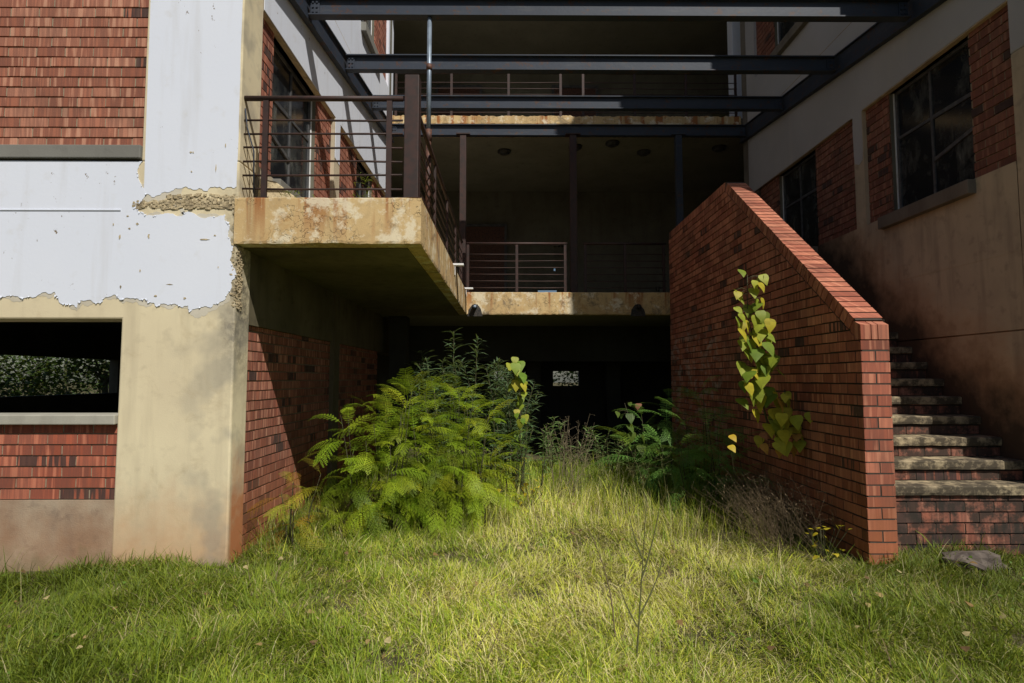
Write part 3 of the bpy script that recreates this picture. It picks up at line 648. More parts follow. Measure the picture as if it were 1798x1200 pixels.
# ------------------------------------------------------------------ stair
stair = thing('staircase', 'worn mouldy concrete and brick staircase climbing between brick wall and right wing', 'stairs', (3.6, 4.56, 0))
r_, t_ = .17, .21; x0, x1 = XW+TH+.002, XR-.002
for k in range(14):
    z = .6+r_*k; y = 4.56+t_*k
    c = MB(); zl = z-r_ if k else -.12
    bricks(c, (x0, y+.028, 0), (1, 0, 0), (0, -1, 0), 0, x1-x0, (zl+.001) if k else -.12, z-.075)
    c.box(x0, x1, y+.044, y+t_+.05, -.2 if k == 0 else zl-.3, z-.0755, 1)
    st_ = c.build('step', [B_STEP, MORTARD], stair)
    c = MB(); rough_slab(c, x0, x1, y, z-.075, z, seg=.06, amp=.005, depth=t_+.035, top=.004); c.build('tread', P_TREAD, st_)
c = MB(); c.box(XW+.05, 4.29, 4.56+t_*14, 9.48, 2.521, 2.9); c.box(x0, x1, 4.56+t_*14+.01, 4.56+t_*14+.2, -.2, 2.52); c.build('landing', P_TREAD, stair)

# ------------------------------------------------------------------ small fittings
for k, u in enumerate((834, 1120)):
    x, z = pix(u, 540, 9.5); r = thing('drain_outlet', ('round drain outlet with black stain at the left end of the middle slab edge', 'round drain outlet with weeds at the right end of the middle slab edge')[k], 'drain', (x, 9.5, z), 'drain outlets in the middle slab')
    c = MB(); c.tube([(x, 9.52, z+.02), (x, 9.40, z)], .04, 14, cap=False); c.tube([(x, 9.405, z), (x, 9.395, z)], .028, 14); c.build('pipe_end', BLACKM if k else GALV, r, smooth=True)
    c = MB(); pts = jag([(x-.04, z+.05), (x-.11, z-.04), (x-.13, z-.15)], .01, 2)+jag([(x+.13, z-.15), (x+.10, z-.03), (x+.04, z+.05)], .01, 2)
    c.extrude([(a, 9.4985, b) for a, b in pts], (0, -.002, 0)); c.build('moss_stain', BLACKM, r)
for k, (u, v) in enumerate(((885, 265), (1010, 257), (1075, 250), (1130, 266), (1263, 258))):
    a = (u-899)/1000; t = (600-v)/1000; yy = math.cos(PITCH)-t*math.sin(PITCH); zz = math.sin(PITCH)+t*math.cos(PITCH); s_ = (5.92-E)/zz
    x, y = (a+.006)*s_, yy*s_
    lab = ['leftmost of the dark ceiling lamps, clear of the posts', 'dark ceiling lamp beside the top of the central post', 'dark ceiling lamp just right of the central post, close under the last beam', 'dark ceiling lamp midway between central and right post', 'rightmost dark ceiling lamp, beyond the blue grey post'][k]
    r = thing('ceiling_lamp', lab, 'lamp', (x, y, 5.92), 'round ceiling lamps of the gallery'); c = MB(); c.tube([(x, y, 5.9195), (x, y, 5.885)], .13, 20); c.build('housing', LAMPM, r); c = MB(); c.tube([(x, y, 5.884), (x, y, 5.85)], [.11, .08], 20); c.build('cover', LAMPM, r)
# broken concrete lump on the balcony
c = MB(); P = [(-2.14, 4.75, 2.9), (-1.70, 4.75, 2.9), (-1.66, 5.1, 2.9), (-2.14, 5.1, 2.9), (-2.13, 4.78, 3.16), (-2.0, 4.8, 3.14), (-1.98, 5.02, 3.10), (-2.12, 5.05, 3.14)]; c.hexa(P)
for i in range(6): 
    x, y = -1.75+random.uniform(-.15, .12), 4.75+random.uniform(-.06, .1); c.box(x-.03, x+.03, y-.03, y+.03, 2.9, 2.93+random.random()*.03)
tag(c.build('concrete_lump', P_RUB, bevel=.01), 'broken lump of pale concrete lying on the balcony behind the front railing', 'rubble')
# rock in the grass
bpy_rock = MB(); n_ = 14
for i in range(9):
    for j in range(n_):
        ph = math.pi*i/8; th = 2*math.pi*j/n_; d = Vector((math.sin(ph)*math.cos(th), math.sin(ph)*math.sin(th), math.cos(ph))); k = 1+.35*mnoise.noise(d*1.7)+.12*mnoise.noise(d*5)
        bpy_rock.v.append((3.42+d.x*.22*k, 4.25+d.y*.14*k, .10+d.z*.09*k))
for i in range(8):
    for j in range(n_): bpy_rock.f.append((i*n_+j, i*n_+(j+1) % n_, (i+1)*n_+(j+1) % n_, (i+1)*n_+j)); bpy_rock.mi.append(0); bpy_rock.c.append((0, 0, 0))
tag(bpy_rock.build('rock', ROCKM), 'low brownish grey rock half buried in grass before the stair', 'rock')

# ------------------------------------------------------------------ vegetation (numpy)
def np_mesh(name, V, F, C, mat, parent=None):
    off = np.array(world_loc(parent)) if parent else np.zeros(3)
    me = bpy.data.meshes.new(name); V = np.asarray(V, np.float32)-off.astype(np.float32); F = np.asarray(F, np.int32)
    me.vertices.add(len(V)); me.vertices.foreach_set('co', V.ravel())
    me.loops.add(F.size); me.loops.foreach_set('vertex_index', F.ravel())
    me.polygons.add(len(F)); me.polygons.foreach_set('loop_start', np.arange(0, F.size, 4, dtype=np.int32)); me.polygons.foreach_set('loop_total', np.full(len(F), 4, np.int32))
    me.update(calc_edges=True)
    at = me.color_attributes.new('col', 'FLOAT_COLOR', 'CORNER'); c4 = np.ones((len(F), 4, 4), np.float32); c4[:, :, :3] = np.asarray(C, np.float32)[:, None, :]
    at.data.foreach_set('color', c4.ravel()); me.materials.append(mat)
    o = bpy.data.objects.new(name, me); COL.objects.link(o)
    if parent: o.parent = parent
    return o
class NB:
    def __init__(s): s.V = []; s.F = []; s.C = []; s.k = 0
    def add(s, V, F, C):
        s.V.append(V); s.F.append(F+s.k); s.C.append(C); s.k += len(V)
    def inst(s, T, mat3, t, col, jit=.15):
        V, F = T; W = V@mat3.T+t; c = np.array(col)*(1+RNG.uniform(-jit, jit, (len(F), 1))); s.add(W, F, c)
    def build(s, name, mat, parent=None): return np_mesh(name, np.concatenate(s.V), np.concatenate(s.F), np.concatenate(s.C), mat, parent)
def rot(az, el, roll=0):   # x axis to direction (az, el)
    ca, sa, ce, se, cr, sr = math.cos(az), math.sin(az), math.cos(el), math.sin(el), math.cos(roll), math.sin(roll)
    Rz = np.array([[ca, -sa, 0], [sa, ca, 0], [0, 0, 1]]); Ry = np.array([[ce, 0, -se], [0, 1, 0], [se, 0, ce]]); Rx = np.array([[1, 0, 0], [0, cr, -sr], [0, sr, cr]])
    return Rz@Ry@Rx
def frond_T(curv, npin=11, nleaf=6):
    V, F = [], []
    def bend(p):
        x, y, z = p; k = curv
        return (math.sin(k*x)/k+z*math.sin(k*x), y, (math.cos(k*x)-1)/k+z*math.cos(k*x))
    def quad(a, b, c, d):
        k = len(V); V.extend([bend(a), bend(b), bend(c), bend(d)]); F.append((k, k+1, k+2, k+3))
    for i in range(8):     # rachis
        a, b = i/8, (i+1)/8; w_ = .007; quad((a, -w_, 0), (b, -w_*.8, 0), (b, w_*.8, 0), (a, w_, 0))
    for i in range(npin):
        s = .15+.85*i/(npin-1); L = .265*math.sin(math.pi*min(1, .25+.68*(1-(s-.15)/.85)))**.7*random.uniform(.9, 1.08)
        for sd in (-1, 1):
            an = math.radians(66-28*s+random.uniform(-5, 5)); dx, dy = math.cos(an), math.sin(an)*sd; zd = -.12+random.uniform(-.06, .06)
            quad((s, 0, 0), (s+.003, .003*sd, 0), (s+dx*L, dy*L, zd*L), (s+dx*L-.005, dy*L, zd*L))
            for j in range(nleaf):
                u = (j+.7)/nleaf; bx, by, bz = s+dx*L*u, dy*L*u, zd*L*u-.02*u*u; ll = .034*(1-.45*abs(u-.4)*1.6); lw = L/nleaf*.42
                for q_ in (-1, 1):
                    px, py = -dy*q_*sd, dx*q_*sd; px, py = px*.9+dx*.4, py*.9+dy*.4
                    quad((bx-dx*lw*.6, by-dy*lw*.6, bz), (bx+px*ll*.55+dx*lw*.2-dx*lw, by+py*ll*.55-dy*lw*.8, bz+.002), (bx+px*ll, by+py*ll, bz-.004), (bx+px*ll*.5+dx*lw*.8, by+py*ll*.5+dy*lw*.8, bz-.001))
    return np.array(V), np.array(F)
FR = [frond_T(c) for c in (.6, .9, 1.2, 1.6)]
def fern_bush(name, label, stems, cols, L=(.35, .55), per=9, group=None, cat='shrub', z_lo=.35, drop=.25):
    """stems: list of (x,y,height,leanx,leany)"""
    cx = sum(s[0] for s in stems)/len(stems); cy = sum(s[1] for s in stems)/len(stems)
    root = thing(name, label, cat, (cx, cy, gh(cx, cy)), group)
    nb = NB(); sm = MB()
    for (x, y, h, lx, ly) in stems:
        base = Vector((x, y, gh(x, y)-.03)); top = base+Vector((lx, ly, h)); mid = base.lerp(top, .5)+Vector((-lx*.25, -ly*.25, 0))
        path = [base, base.lerp(mid, .6), mid, mid.lerp(top, .5), top]; sm.tube(path, [.009, .008, .006, .004, .002], 6)
        a0 = random.random()*6.28
        for i in range(per):
            f = i/(per-1); tt = z_lo+(1-z_lo)*f; p = mid.lerp(top, (tt-.5)*2) if tt > .5 else base.lerp(mid, tt*2)
            az = a0+i*2.4+random.uniform(-.3, .3); el = math.radians(14+40*f**2+random.uniform(-20, 18)); l = random.uniform(*L)*(1-.22*f)
            T = FR[random.choice((0, 1, 2, 3)) if f < .6 else random.choice((0, 1, 2))]
            col = cols[0].lerp(cols[1], random.random()) if random.random() > .12 else cols[2]
            nb.inst(T, rot(az, el, random.uniform(-.5, .5))*l, np.array(p), tuple(col*random.choice((.5, .75, 1, 1.15))), .08)
    nb.build('foliage', LEAF, root); sm.build('stem', BARKM, root, smooth=True)
    return root
cv = lambda *a: Vector(a)
random.seed(21)
st = []
for i in range(36):
    u = (i+.5)/36; x = -1.40+1.22*u+random.uniform(-.08, .08); y = 5.2+.55*u+random.uniform(-.2, .3)
    h = (1.04+.28*math.sin(math.pi*min(1, u*.8+.08)))*(random.uniform(.5, 1.0) if i % 2 else random.uniform(.85, 1.02))
    st.append((x, y, h, random.uniform(-.15, .15), random.uniform(-.25, .05)))
st += [(-1.35, 5.3, .75, -.05, -.12), (-1.05, 5.25, .85, 0, -.15), (-.7, 5.35, .72, .05, -.12), (-.85, 5.7, 1.28, .0, -.1), (-.6, 5.85, 1.2, .1, 0), (-1.1, 5.7, 1.15, -.1, 0)]
fern_bush('feathery_shrub', 'big bright green feathery leaved shrub filling the shade edge beside the left brick panel', st, (cv(.44, .54, .03), cv(.24, .40, .02), cv(.50, .54, .03)), (.34, .50), 12, z_lo=.2)
fern_bush('feathery_sapling', 'small yellowing feathery sapling in front of the sunlit left brick panel', [(-1.86, 4.95, .72, .02, .02), (-1.76, 5.05, .62, .12, 0), (-1.9, 5.0, .5, -.03, -.08), (-1.82, 4.9, .45, .05, -.1)], (cv(.50, .42, .03), cv(.30, .38, .03), cv(.60, .28, .03)), (.26, .38), 7, cat='sapling')
fern_bush('feathery_shrub', 'dark green feathery shrub in the shade of the brick stair wall', [(2.15, 6.8, .95, -.1, -.15), (2.35, 6.9, 1.1, .0, 0), (2.0, 6.5, .62, -.1, -.15), (2.2, 6.3, .6, .0, -.1), (2.0, 7.0, .9, -.1, -.1), (2.42, 6.6, .8, -.05, -.1), (1.85, 6.7, .6, -.1, -.1), (2.3, 6.4, .85, -.1, -.1), (1.75, 7.2, .9, -.1, -.1), (2.5, 7.2, 1.3, -.05, 0), (2.1, 7.4, 1.15, -.05, -.1), (1.55, 7.0, .6, -.1, -.1), (2.55, 6.2, .7, -.1, -.05), (1.9, 6.2, .5, -.1, -.1)], (cv(.26, .50, .09), cv(.18, .40, .08), cv(.30, .45, .05)), (.42, .6), 10)

# narrow-leaved shrub
def lance_T():
    V, F = [], []; pr = [(0, .1), (.3, 1), (.65, .8), (1, .05)]
    for i, (x, w_) in enumerate(pr): z = -.35*x*x; V += [(x, -w_*.06, z+.02*w_), (x, w_*.06, z+.02*w_)]
    for i in range(3): F.append((2*i, 2*i+2, 2*i+3, 2*i+1))
    return np.array(V, float), np.array(F)
LT = lance_T()
def lance_shrub(name, label, stems, cols, L, group=None, step=.028, z_lo=.25, cat='shrub'):
    cx = sum(s[0] for s in stems)/len(stems); cy = sum(s[1] for s in stems)/len(stems)
    root = thing(name, label, cat, (cx, cy, gh(cx, cy)), group); nb = NB(); sm = MB()
    for (x, y, h, lx, ly) in stems:
        b = Vector((x, y, gh(x, y)-.02)); t = b+Vector((lx, ly, h)); path = [b.lerp(t, f)+Vector((lx, ly, 0))*(-.3*math.sin(math.pi*f)) for f in (0, .25, .5, .75, 1)]
        sm.tube(path, [.010, .009, .007, .005, .002], 5); n = int(h*(1-z_lo)/step)
        for i in range(n):
            f = z_lo+(1-z_lo)*i/n; j = min(3, int(f*4)); p = path[j].lerp(path[j+1], f*4-j)
            for q_ in range(2):
                nb.inst(LT, rot(i*2.4+q_*3.1+random.uniform(-.4, .4), math.radians(random.uniform(5, 55)), random.uniform(-.5, .5))*random.uniform(.7, 1.1)*L, np.array(p), tuple(cols[0].lerp(cols[1], random.random())), .2)
    nb.build('foliage', LEAF, root); sm.build('stem', BARKM, root, smooth=True); return root
random.seed(5)
stems = [(-.75+random.uniform(-.35, .95), 7.35+random.uniform(-.3, .5), random.uniform(1.0, 1.65), random.uniform(-.25, .25), random.uniform(-.2, .1)) for _ in range(44)]
stems += [(-.72, 7.3, 1.98, .02, 0), (-.45, 7.4, 1.9, .05, -.05), (-1.0, 7.5, 1.75, -.15, 0)]
lance_shrub('narrow_leaf_shrub', 'tall blue green narrow leaved shrub rising behind the feathery bush', stems, (cv(.085, .15, .065), cv(.14, .21, .10)), .17, step=.024)
stems = [(.18+random.uniform(-.22, .2), 6.35+random.uniform(-.25, .2), random.uniform(.55, .95), random.uniform(-.1, .15), random.uniform(-.15, .05)) for _ in range(9)]
lance_shrub('narrow_leaf_weed', 'low narrow leaved weed under the small yellow creeper at mid courtyard', stems, (cv(.07, .15, .04), cv(.11, .20, .06)), .11, cat='weed')

random.seed(77)
stems = [(random.uniform(.45, 2.3), random.uniform(7.6, 8.6), random.uniform(.35, .8), random.uniform(-.2, .2), random.uniform(-.2, .1)) for _ in range(34)]
lance_shrub('narrow_leaf_weed', 'low dark leafy weeds across the mouth of the dark undercroft', stems, (cv(.16, .28, .08), cv(.24, .36, .12)), .15, cat='weed')
# heart-leaved climbers
def heart_T():
    half = [(0, 0), (-.10, .17), (-.06, .36), (.12, .47), (.38, .42), (.66, .24), (1.02, 0)]
    V, F = [], []; n = len(half)
    for x, y in half: V.append((x, 0, -.22*x*x+.02))
    for x, y in half: V.append((x, y, -.22*x*x+.10*y-.25*y*y))
    for x, y in half: V.append((x, -y, -.22*x*x+.10*y-.25*y*y))
    for i in range(n-1): F.append((i, i+1, n+i+1, n+i)); F.append((i, 2*n+i, 2*n+i+1, i+1))
    return np.array(V, float), np.array(F)
HT = heart_T()
def creeper(name, label, path, leaves, size, cols, group=None, cat='creeper', side=.14, az0=-math.pi/2):
    root = thing(name, label, cat, tuple(path[0]), group); nb = NB(); sm = MB(); path = [Vector(p) for p in path]
    sm.tube(path, [.009*(1-.7*i/(len(path)-1)) for i in range(len(path))], 6)
    n = len(path)-1
    for i in range(leaves):
        f = (i+.5)/leaves*n; j = min(n-1, int(f)); p = path[j].lerp(path[j+1], f-j); sgn = 1 if i % 2 else -1
        off = Vector((random.uniform(-1, 1)*side*(1-.35*f/n), random.uniform(-.12, .02), random.uniform(-.03, .06))); e_ = p+off
        sm.tube([p, p.lerp(e_, .5)+Vector((0, 0, .02)), e_], .0025, 4)
        t = random.random(); col = cols[0].lerp(cols[1], t) if random.random() > .2 else cols[2]
        if f/n < .25 and random.random() < .5: col = cols[2]
        s = size*random.uniform(.7, 1.12)*(1-.35*max(0, f/n-.7)/.3)
        nb.inst(HT, rot(az0+sgn*random.uniform(.0, .9), math.radians(random.uniform(-80, -30)), random.uniform(-.5, .5))*s, np.array(e_), tuple(col), .12)
    nb.build('foliage', LEAF, root); sm.build('stem', BARKM, root, smooth=True); return root
random.seed(3)
VC = (cv(.13, .22, .02), cv(.44, .46, .04), cv(.50, .42, .03))
creeper('heart_leaf_creeper', 'tall yellow green heart leaved creeper standing up before the red brick stair wall', [(2.45, 5.35, .9), (2.38, 5.34, 1.2), (2.34, 5.32, 1.5), (2.30, 5.3, 1.75), (2.24, 5.3, 2.05), (2.24, 5.28, 2.42)], 86, .145, VC, side=.24)
creeper('heart_leaf_creeper', 'low yellowing heart leaved creeper at the foot of the taller one by the stair wall', [(2.5, 5.3, .78), (2.5, 5.25, .9), (2.56, 5.25, 1.12), (2.54, 5.25, 1.35)], 22, .12, (cv(.42, .48, .04), cv(.70, .58, .04), cv(.60, .30, .06)), side=.22)
creeper('heart_leaf_creeper', 'small hanging yellow heart leaved creeper at the right edge of the big feathery shrub', [(.1, 6.4, .3), (.14, 6.42, .95), (.12, 6.4, 1.35), (.02, 6.4, 1.58), (.10, 6.35, 1.64), (.14, 6.3, 1.5), (.13, 6.3, 1.2), (.12, 6.3, .98)], 30, .12, (cv(.16, .30, .03), cv(.40, .42, .04), cv(.50, .45, .04)), side=.07)
creeper('heart_leaf_weed', 'shaded heart leaved weed with a pinkish dead leaf left of the dark feathery shrub', [(1.5, 7.0, .1), (1.55, 7.0, .5), (1.5, 7.0, .9), (1.42, 7.0, 1.15)], 18, .12, (cv(.07, .14, .02), cv(.14, .18, .02), cv(.35, .16, .10)), side=.2, cat='weed')
# little yellow plant in the grass
random.seed(9)
for (x, y, l) in ((.22, 5.95, 'low clump of bright yellow leaves at the foot of the narrow leaved weed'), (2.42, 4.45, 'tiny yellow flowering weed beside the foot of the brick wall end')):
    r = thing('yellow_weed', l, 'weed', (x, y, gh(x, y))); nb = NB(); sm = MB(); k = 1 if x < 1 else .5
    for i in range(int(42*k)):
        p = Vector((x+random.gauss(0, .14*k), y+random.gauss(0, .08), gh(x, y)+random.uniform(.06, .32))); sm.tube([(x, y, gh(x, y)), p], .0025, 4)
        nb.inst(HT, rot(random.uniform(0, 6.28), random.uniform(-1, .5))*random.uniform(.025, .055), np.array(p), (.60, .48, .03), .2)
    nb.build('foliage', LEAF, r); sm.build('stem', BARKM, r)
# small weeds growing on the balcony
for k, (x, y) in enumerate(((-1.78, 4.62), (-1.22, 4.75))):
    r = thing('balcony_weed', ('small green weed growing by the concrete lump on the balcony', 'thin upright weed growing on the balcony near the middle of the front railing')[k], 'weed', (x, y, 2.9)); nb = NB()
    for i in range(40 if k == 0 else 60):
        nb.inst(LT, rot(random.uniform(0, 6.28), random.uniform(.2, 1.3))*random.uniform(.04, .08), np.array((x+random.gauss(0, .05+.02*(1-k)), y+random.gauss(0, .02), 2.9+random.uniform(0, .08 if k == 0 else .28))), (.16, .22, .03), .25)
    nb.build('foliage', LEAF, r)

# dry stems
def dry(name, label, stems, col, r0, cat, group=None, seeds=0, loc=None):
    root = thing(name, label, cat, loc or (stems[0][0].x, stems[0][0].y, 0), group); c = MB(); nb = NB()
    for (b, t, bend) in stems:
        path = [b.lerp(t, f)+bend*math.sin(math.pi*f*.9) for f in (0, .2, .4, .6, .8, 1)]
        c.tube(path, [r0, r0*.9, r0*.8, r0*.65, r0*.5, r0*.3], 5, 0, col)
        for i in range(seeds):
            f = random.uniform(.5, 1); p = b.lerp(t, f)+bend*math.sin(math.pi*f*.9); q_ = p+Vector((random.gauss(0, .05), random.gauss(0, .05), random.uniform(0, .06)))
            c.tube([p, q_], r0*.3, 4, 0, col)
            nb.inst(LT, rot(random.uniform(0, 6.28), random.uniform(-.5, 1))*random.uniform(.012, .035), np.array(q_), tuple(np.array(col)*1.4), .3)
    o = c.build('stem', STRAWM, root)
    if nb.V: nb.build('seed_heads', STRAWM, root)
    return root
random.seed(31)
V3 = lambda x, y, z: Vector((x, y, z))
dry('dry_weed_stem', 'tall forked bare weed stem standing in the foreground grass right of centre', [(V3(.64, 2.95, 0), V3(.72, 3.0, .86), V3(.0, 0, 0)), (V3(.675, 2.97, .42), V3(.78, 3.0, .78), V3(.01, 0, 0)), (V3(.66, 2.96, .25), V3(.80, 3.0, .56), V3(.02, 0, 0)), (V3(.69, 2.98, .52), V3(.63, 3.0, .74), V3(-.01, 0, 0)), (V3(.65, 2.96, .2), V3(.56, 2.96, .42), V3(-.01, 0, 0))], (.13, .13, .05), .005, 'weed', 'bare stems in the foreground')
dry('dry_weed_stem', 'slender bare weed stem bending left in the grass, just left of the forked stem', [(V3(.60, 3.3, 0), V3(.45, 3.5, .58), V3(.05, 0, 0))], (.15, .11, .06), .0048, 'weed', 'bare stems in the foreground')
dry('dry_weed_stem', 'short leaning stem low in the foreground grass near the bottom edge', [(V3(-.12, 3.0, 0), V3(.0, 3.1, .33), V3(.02, 0, 0)), (V3(-.2, 3.05, 0), V3(-.05, 3.1, .2), V3(0, 0, 0))], (.15, .13, .06), .003, 'weed', 'bare stems in the foreground')
stems = []
for i in range(420):
    yy = random.uniform(4.6, 5.7); b = V3(random.uniform(.44*yy, 2.66), yy, .0)
    t = b+V3(random.gauss(-.18, .2), random.uniform(-.2, .25), random.uniform(.2, .62)); t.x = min(t.x, 2.66); stems.append((b, t, V3(random.uniform(-.05, .03), 0, random.uniform(-.02, .06))))
dry('dry_weeds', 'tangle of thin brown dead weeds against the foot of the brick stair wall', stems, (.15, .105, .06), .0015, 'weeds', seeds=5)
stems = []
for i in range(26):
    b = V3(.65+random.uniform(-.12, .12), 6.5+random.uniform(-.1, .1), .05); t = b+V3(random.uniform(-.3, .35), random.uniform(-.2, .2), random.uniform(.5, 1.0)); stems.append((b, t, V3(0, 0, .03)))
dry('dry_weeds', 'pale wiry weeds with small seed heads before the dark undercroft', stems, (.24, .19, .12), .0035, 'weeds', seeds=10)
stems = []
for i in range(60):
    b = V3(random.uniform(.2, 1.9), random.uniform(5.9, 6.9), .05); t = b+V3(random.uniform(-.3, .3), random.uniform(-.2, .2), random.uniform(.3, .7)); stems.append((b, t, V3(random.uniform(-.05, .05), 0, .03)))
dry('dry_weeds', 'scattered thin green brown weeds between the two feathery shrubs', stems, (.16, .16, .06), .003, 'weeds', seeds=8)
stems = [(V3(-1.5+random.uniform(-.2, .3), 5.35+random.uniform(-.2, .2), 0), V3(-1.4+random.uniform(-.4, .4), 5.2+random.uniform(-.2, .2), random.uniform(.25, .6)), V3(0, 0, .02)) for _ in range(22)]
dry('dry_weeds', 'few dead brown twigs under the left edge of the big feathery shrub', stems, (.14, .09, .05), .0035, 'weeds', seeds=2)
# fallen and hanging orange leaves by the stair wall
for k, (x, y, z) in enumerate(((2.08, 5.35, .92), (2.05, 5.3, .83), (2.3, 5.2, .95))):
    nb = NB(); nb.inst(HT, rot(-1.2, -.6, .3)*.08, np.array((x, y, z)), ((.60, .40, .02), (.62, .45, .03), (.40, .14, .06))[k], .1)
    r = nb.build('withered_leaf', LEAF); r.location = (0, 0, 0)
    tag(r, ('upper of two yellow orange leaves left of the creeper on the stair wall', 'lower of two yellow orange leaves left of the creeper on the stair wall', 'reddish brown withered leaf under the tall creeper')[k], 'leaf', 'withered leaves by the stair wall')
    c = MB(); c.tube([(x, y, z), (x+.05, y+.05, z-.3), (x+.06, y+.05, gh(x, y))], .002, 4); c.build('stalk', BARKM, r)

# ------------------------------------------------------------------ grass
def field(x, y): return (np.sin(x*1.7+1.3)*np.cos(y*1.9+.4)+np.sin(x*4.1+y*2.7)*.6+np.sin(x*.9-y*3.3+2)*.6+np.sin(x*8.3-y*7.1)*.35)/2.4
def grass_layer(n, kind):
    y = 2.3+ (RNG.random(n)**1.25)*7.0 if kind != 'tall' else RNG.uniform(4.6, 9.3, n)
    half = y*.98+.4; x = RNG.uniform(-1, 1, n)*half
    keep = ~((x < XL+.01) & (y > 4.47)) & ~((x > XW-.01) & (y > 4.5)) & ~((x > XW-.02) & (x < XW+TH+.02) & (y > 4.34)) & (x > -6) & (x < 6)
    f = field(x, y)
    cen = np.exp(-((x-.7)/1.9)**2)*np.clip(1.25-(np.abs(y-4.6)/2.6), 0, 1)
    straw = np.clip(.16+.82*cen+.26*f+.22*field(x*3+1, y*3+4), .05, .95)
    if kind == 'tall':
        dens = np.clip(.35+.5*f+np.exp(-((x-2.2)/.6)**2)*.4, 0, 1)*(y > 5.0)*1.2+((np.abs(x-XL) < .3) & (y < 5.6))*.5; keep &= RNG.random(n) < dens; keep &= y < 8.2
    if kind == 'wild': keep &= RNG.random(n) < np.clip(.45+.6*f, 0, 1)
    x, y, f, straw, cen = x[keep], y[keep], f[keep], straw[keep], cen[keep]; n = len(x)
    z = np.array([gh(a, b) for a, b in zip(x, y)])-.01
    isS = RNG.random(n) < straw
    f2 = field(x*2.3+5, y*2.3+1); f3 = field(x*.8+2, y*.8-3)
    L = np.where(isS, RNG.uniform(.05, .17, n), RNG.uniform(.04, .13, n))*np.clip(1+.75*f2, .3, 2)
    if kind == 'tall': L = RNG.uniform(.16, .38, n)
    if kind == 'wild': L = RNG.uniform(.10, .30, n)
    az = f3*7+RNG.normal(0, 1.3, n)
    lean0 = np.where(isS, RNG.uniform(.3, 1.35, n), RNG.uniform(.05, .9, n)); bend = np.where(isS, RNG.uniform(.3, 2.6, n), RNG.uniform(.2, 1.6, n))
    if kind == 'tall': lean0 = RNG.uniform(.0, .4, n); bend = RNG.uniform(.2, 1.1, n)
    W = RNG.uniform(.0008, .0022, n)*(1+.12*y)*np.where(isS, .75, 1.05)*np.where(RNG.random(n) < .08, 1.9, 1)
    if kind == 'tall': W *= .8
    px, py = -np.sin(az), np.cos(az)
    tw = RNG.uniform(-.9, .9, n); px, py = px*np.cos(tw)-py*np.sin(tw), px*np.sin(tw)+py*np.cos(tw)
    V = np.zeros((n, 8, 3)); P = np.stack([x, y, z], 1); seg = L/3
    for i in range(4):
        w_ = W*(1, .95, .7, .08)[i]
        V[:, 2*i] = P; V[:, 2*i+1] = P
        V[:, 2*i, 0] -= px*w_; V[:, 2*i, 1] -= py*w_; V[:, 2*i+1, 0] += px*w_; V[:, 2*i+1, 1] += py*w_
        th = lean0+bend*i/3
        P = P+np.stack([np.cos(az)*np.sin(th)*seg, np.sin(az)*np.sin(th)*seg, np.cos(th)*seg], 1)
    F = np.array([[0, 2, 3, 1], [2, 4, 5, 3], [4, 6, 7, 5]])[None]+np.arange(n)[:, None, None]*8
    t = RNG.random((n, 1)); g = (1-t)*np.array([.15, .24, .018])+t*np.array([.34, .43, .03])
    s = (1-t)*np.array([.52, .45, .17])+t*np.array([.78, .70, .36])
    mid = np.array([.56, .58, .07]); s = np.where(RNG.random((n, 1)) < .5, s, mid*(.8+.4*t))
    br = np.array([.20, .13, .07]); s = np.where(RNG.random((n, 1)) < .08, br, s)
    edge = np.clip(np.where(x > .5, .42, .56)+.78*np.exp(-((x-.5)/2.1)**2), 0, 1.35)[:, None]; C = np.where(isS[:, None], s, g)*(1+.22*f[:, None])*edge; C = np.repeat(C, 3, axis=0)  # edge: sunlit middle and vignetted sides painted into the blade colours
    return V.reshape(-1, 3), F.reshape(-1, 4), C
parts = [grass_layer(430000, 'short'), grass_layer(60000, 'tall'), grass_layer(26000, 'wild')]
k = 0; VV, FF, CC = [], [], []
for V, F, C in parts: VV.append(V); FF.append(F+k); CC.append(C); k += len(V)
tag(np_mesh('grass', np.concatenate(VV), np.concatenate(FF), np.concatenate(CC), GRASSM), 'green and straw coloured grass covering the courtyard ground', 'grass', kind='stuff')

nb = NB(); random.seed(8)
for i in range(420):
    y = random.uniform(2.8, 6.6); x = random.uniform(-1, 1)*y*.95
    if (x < XL+.1 and y > 4.4) or (x > XW-.1 and y > 4.3): continue
    c_ = random.choice(((.30, .18, .07), (.42, .30, .12), (.20, .12, .06), (.55, .45, .22), (.14, .26, .03), (.12, .22, .03)))
    nb.inst(HT, rot(random.uniform(0, 6.28), random.uniform(-.5, .7), random.uniform(-.6, .6))*random.uniform(.018, .045), np.array((x, y, gh(x, y)+random.uniform(.02, .09))), c_, .2)
tag(nb.build('leaf_litter', LEAF), 'small dead and green leaves scattered through the grass', 'leaf litter', kind='stuff')

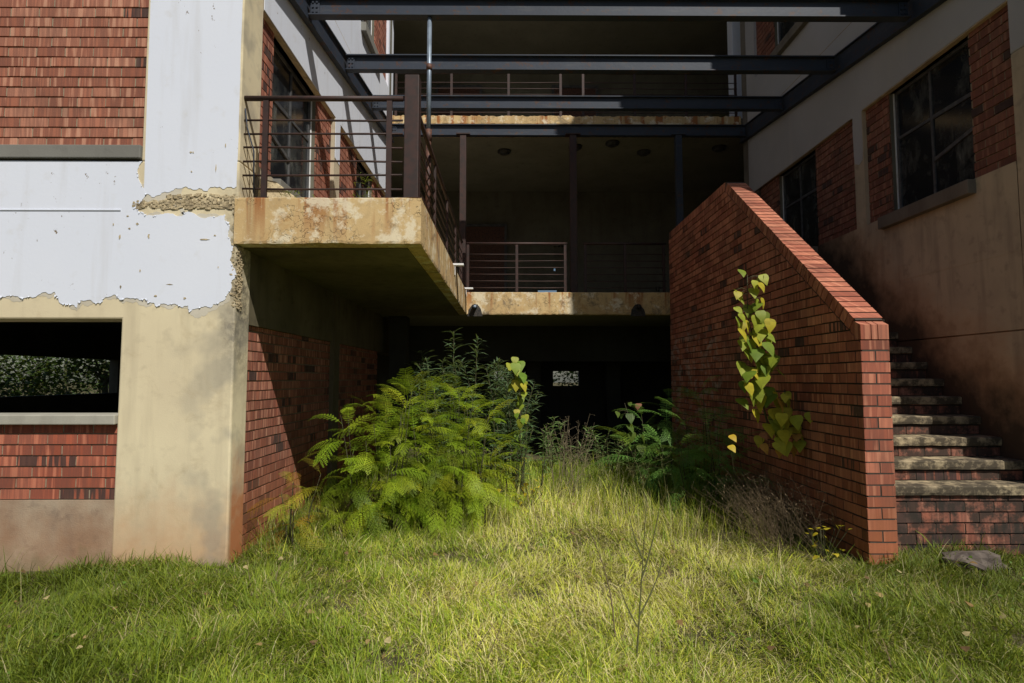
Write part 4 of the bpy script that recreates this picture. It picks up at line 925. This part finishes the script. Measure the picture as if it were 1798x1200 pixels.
# ------------------------------------------------------------------ trees outside, seen through the openings
def tree(label, x, y, h, cr, seed, col, group, density=900, cz=None):
    random.seed(seed); rg = np.random.default_rng(seed)
    root = thing('tree', label, 'tree', (x, y, 0), group); c = MB(); nb = NB(); limbs = []
    c.tube([(x, y, -.1), (x+.05, y, h*.3), (x, y+.05, h*.6)], [.12, .09, .06], 8)
    for i in range(9):
        a = random.uniform(0, 6.28); z0 = h*random.uniform(.0, .5); e_ = Vector((x+math.cos(a)*cr*random.uniform(.5, .9), y+math.sin(a)*cr*random.uniform(.5, .9), z0+h*random.uniform(.1, .4)))
        c.tube([(x, y, z0), Vector((x, y, z0)).lerp(e_, .5)+Vector((0, 0, .1)), e_], [.05, .03, .012], 6); limbs.append(e_)
    for e_ in limbs+[Vector((x, y, h*.8))]:
        m_ = density//10; r = cr*.7
        P = np.array(e_)+rg.normal(0, r*.5, (m_, 3))
        for p in P: nb.inst(HT, rot(rg.uniform(0, 6.28), rg.uniform(-1, 1))*rg.uniform(.06, .13), p, tuple(np.array(col)*rg.uniform(.6, 1.5)), .1)
    c.build('trunk', BARKM, root, smooth=True); nb.build('crown', LEAF, root)
TG = 'trees outside behind the openings'
for k, (x, y, h, cr, lab) in enumerate(((-12.7, 18.0, 2.8, 1.2, 'small tree at the right edge of the open lower window'), (-17, 24, 3.6, 1.9, 'taller tree behind the right edge of the open lower window'), (-24, 20, 4.5, 2.6, 'far tree beyond the left end of the open lower window'), (-24, 25, 4.5, 2.6, 'far tree beyond the middle of the open lower window'), (-24, 31, 4.5, 2.8, 'far tree beyond the right end of the open lower window'), (-12.3, 11.2, 2.6, 1.1, 'leftmost small tree seen through the open lower window'), (-13.6, 14.5, 2.8, 1.1, 'small tree seen through the middle of the open lower window'), (-15.5, 18.6, 2.6, 1.0, 'small tree seen through the right end of the open lower window'), (-17, 17, 3.2, 2.0, 'bushy tree behind the small trees outside the open lower window'))):
    tree(lab, x, y, h, cr, 40+k, (.045, .08, .015), TG, 2600)
tree('green tree seen through the small hole in the rear undercroft wall', 2.9, 20.5, 3.2, 1.4, 60, (.14, .2, .05), TG, 2500)
tree('yellow leaved tree seen through the right hole of the rear undercroft wall', 5.6, 19.5, 3.2, 1.2, 62, (.55, .42, .02), TG, 3500)
tree('green tree behind the rear wall, left of the centre', -1.2, 20.0, 3.2, 1.4, 61, (.14, .2, .05), TG, 900)
n = 14000; x = RNG.uniform(-26, -9.4, n); y = RNG.uniform(7, 30, n); z = np.zeros(n); L = RNG.uniform(.2, .6, n); a = RNG.uniform(0, 6.28, n); W = RNG.uniform(.01, .025, n)
V = np.zeros((n, 4, 3)); V[:, 0] = np.stack([x-np.cos(a)*W, y-np.sin(a)*W, z], 1); V[:, 1] = np.stack([x+np.cos(a)*W, y+np.sin(a)*W, z], 1)
dx, dy = RNG.normal(0, .1, n), RNG.normal(0, .1, n); V[:, 2] = np.stack([x+dx+.003, y+dy, z+L], 1); V[:, 3] = np.stack([x+dx-.003, y+dy, z+L], 1)
tag(np_mesh('tall_grass', V.reshape(-1, 3), np.arange(n*4).reshape(-1, 4), np.array([.16, .26, .04])*RNG.uniform(.5, 1.4, (n, 1)), GRASSM), 'rough green grass outside the open lower window', 'grass', kind='stuff')
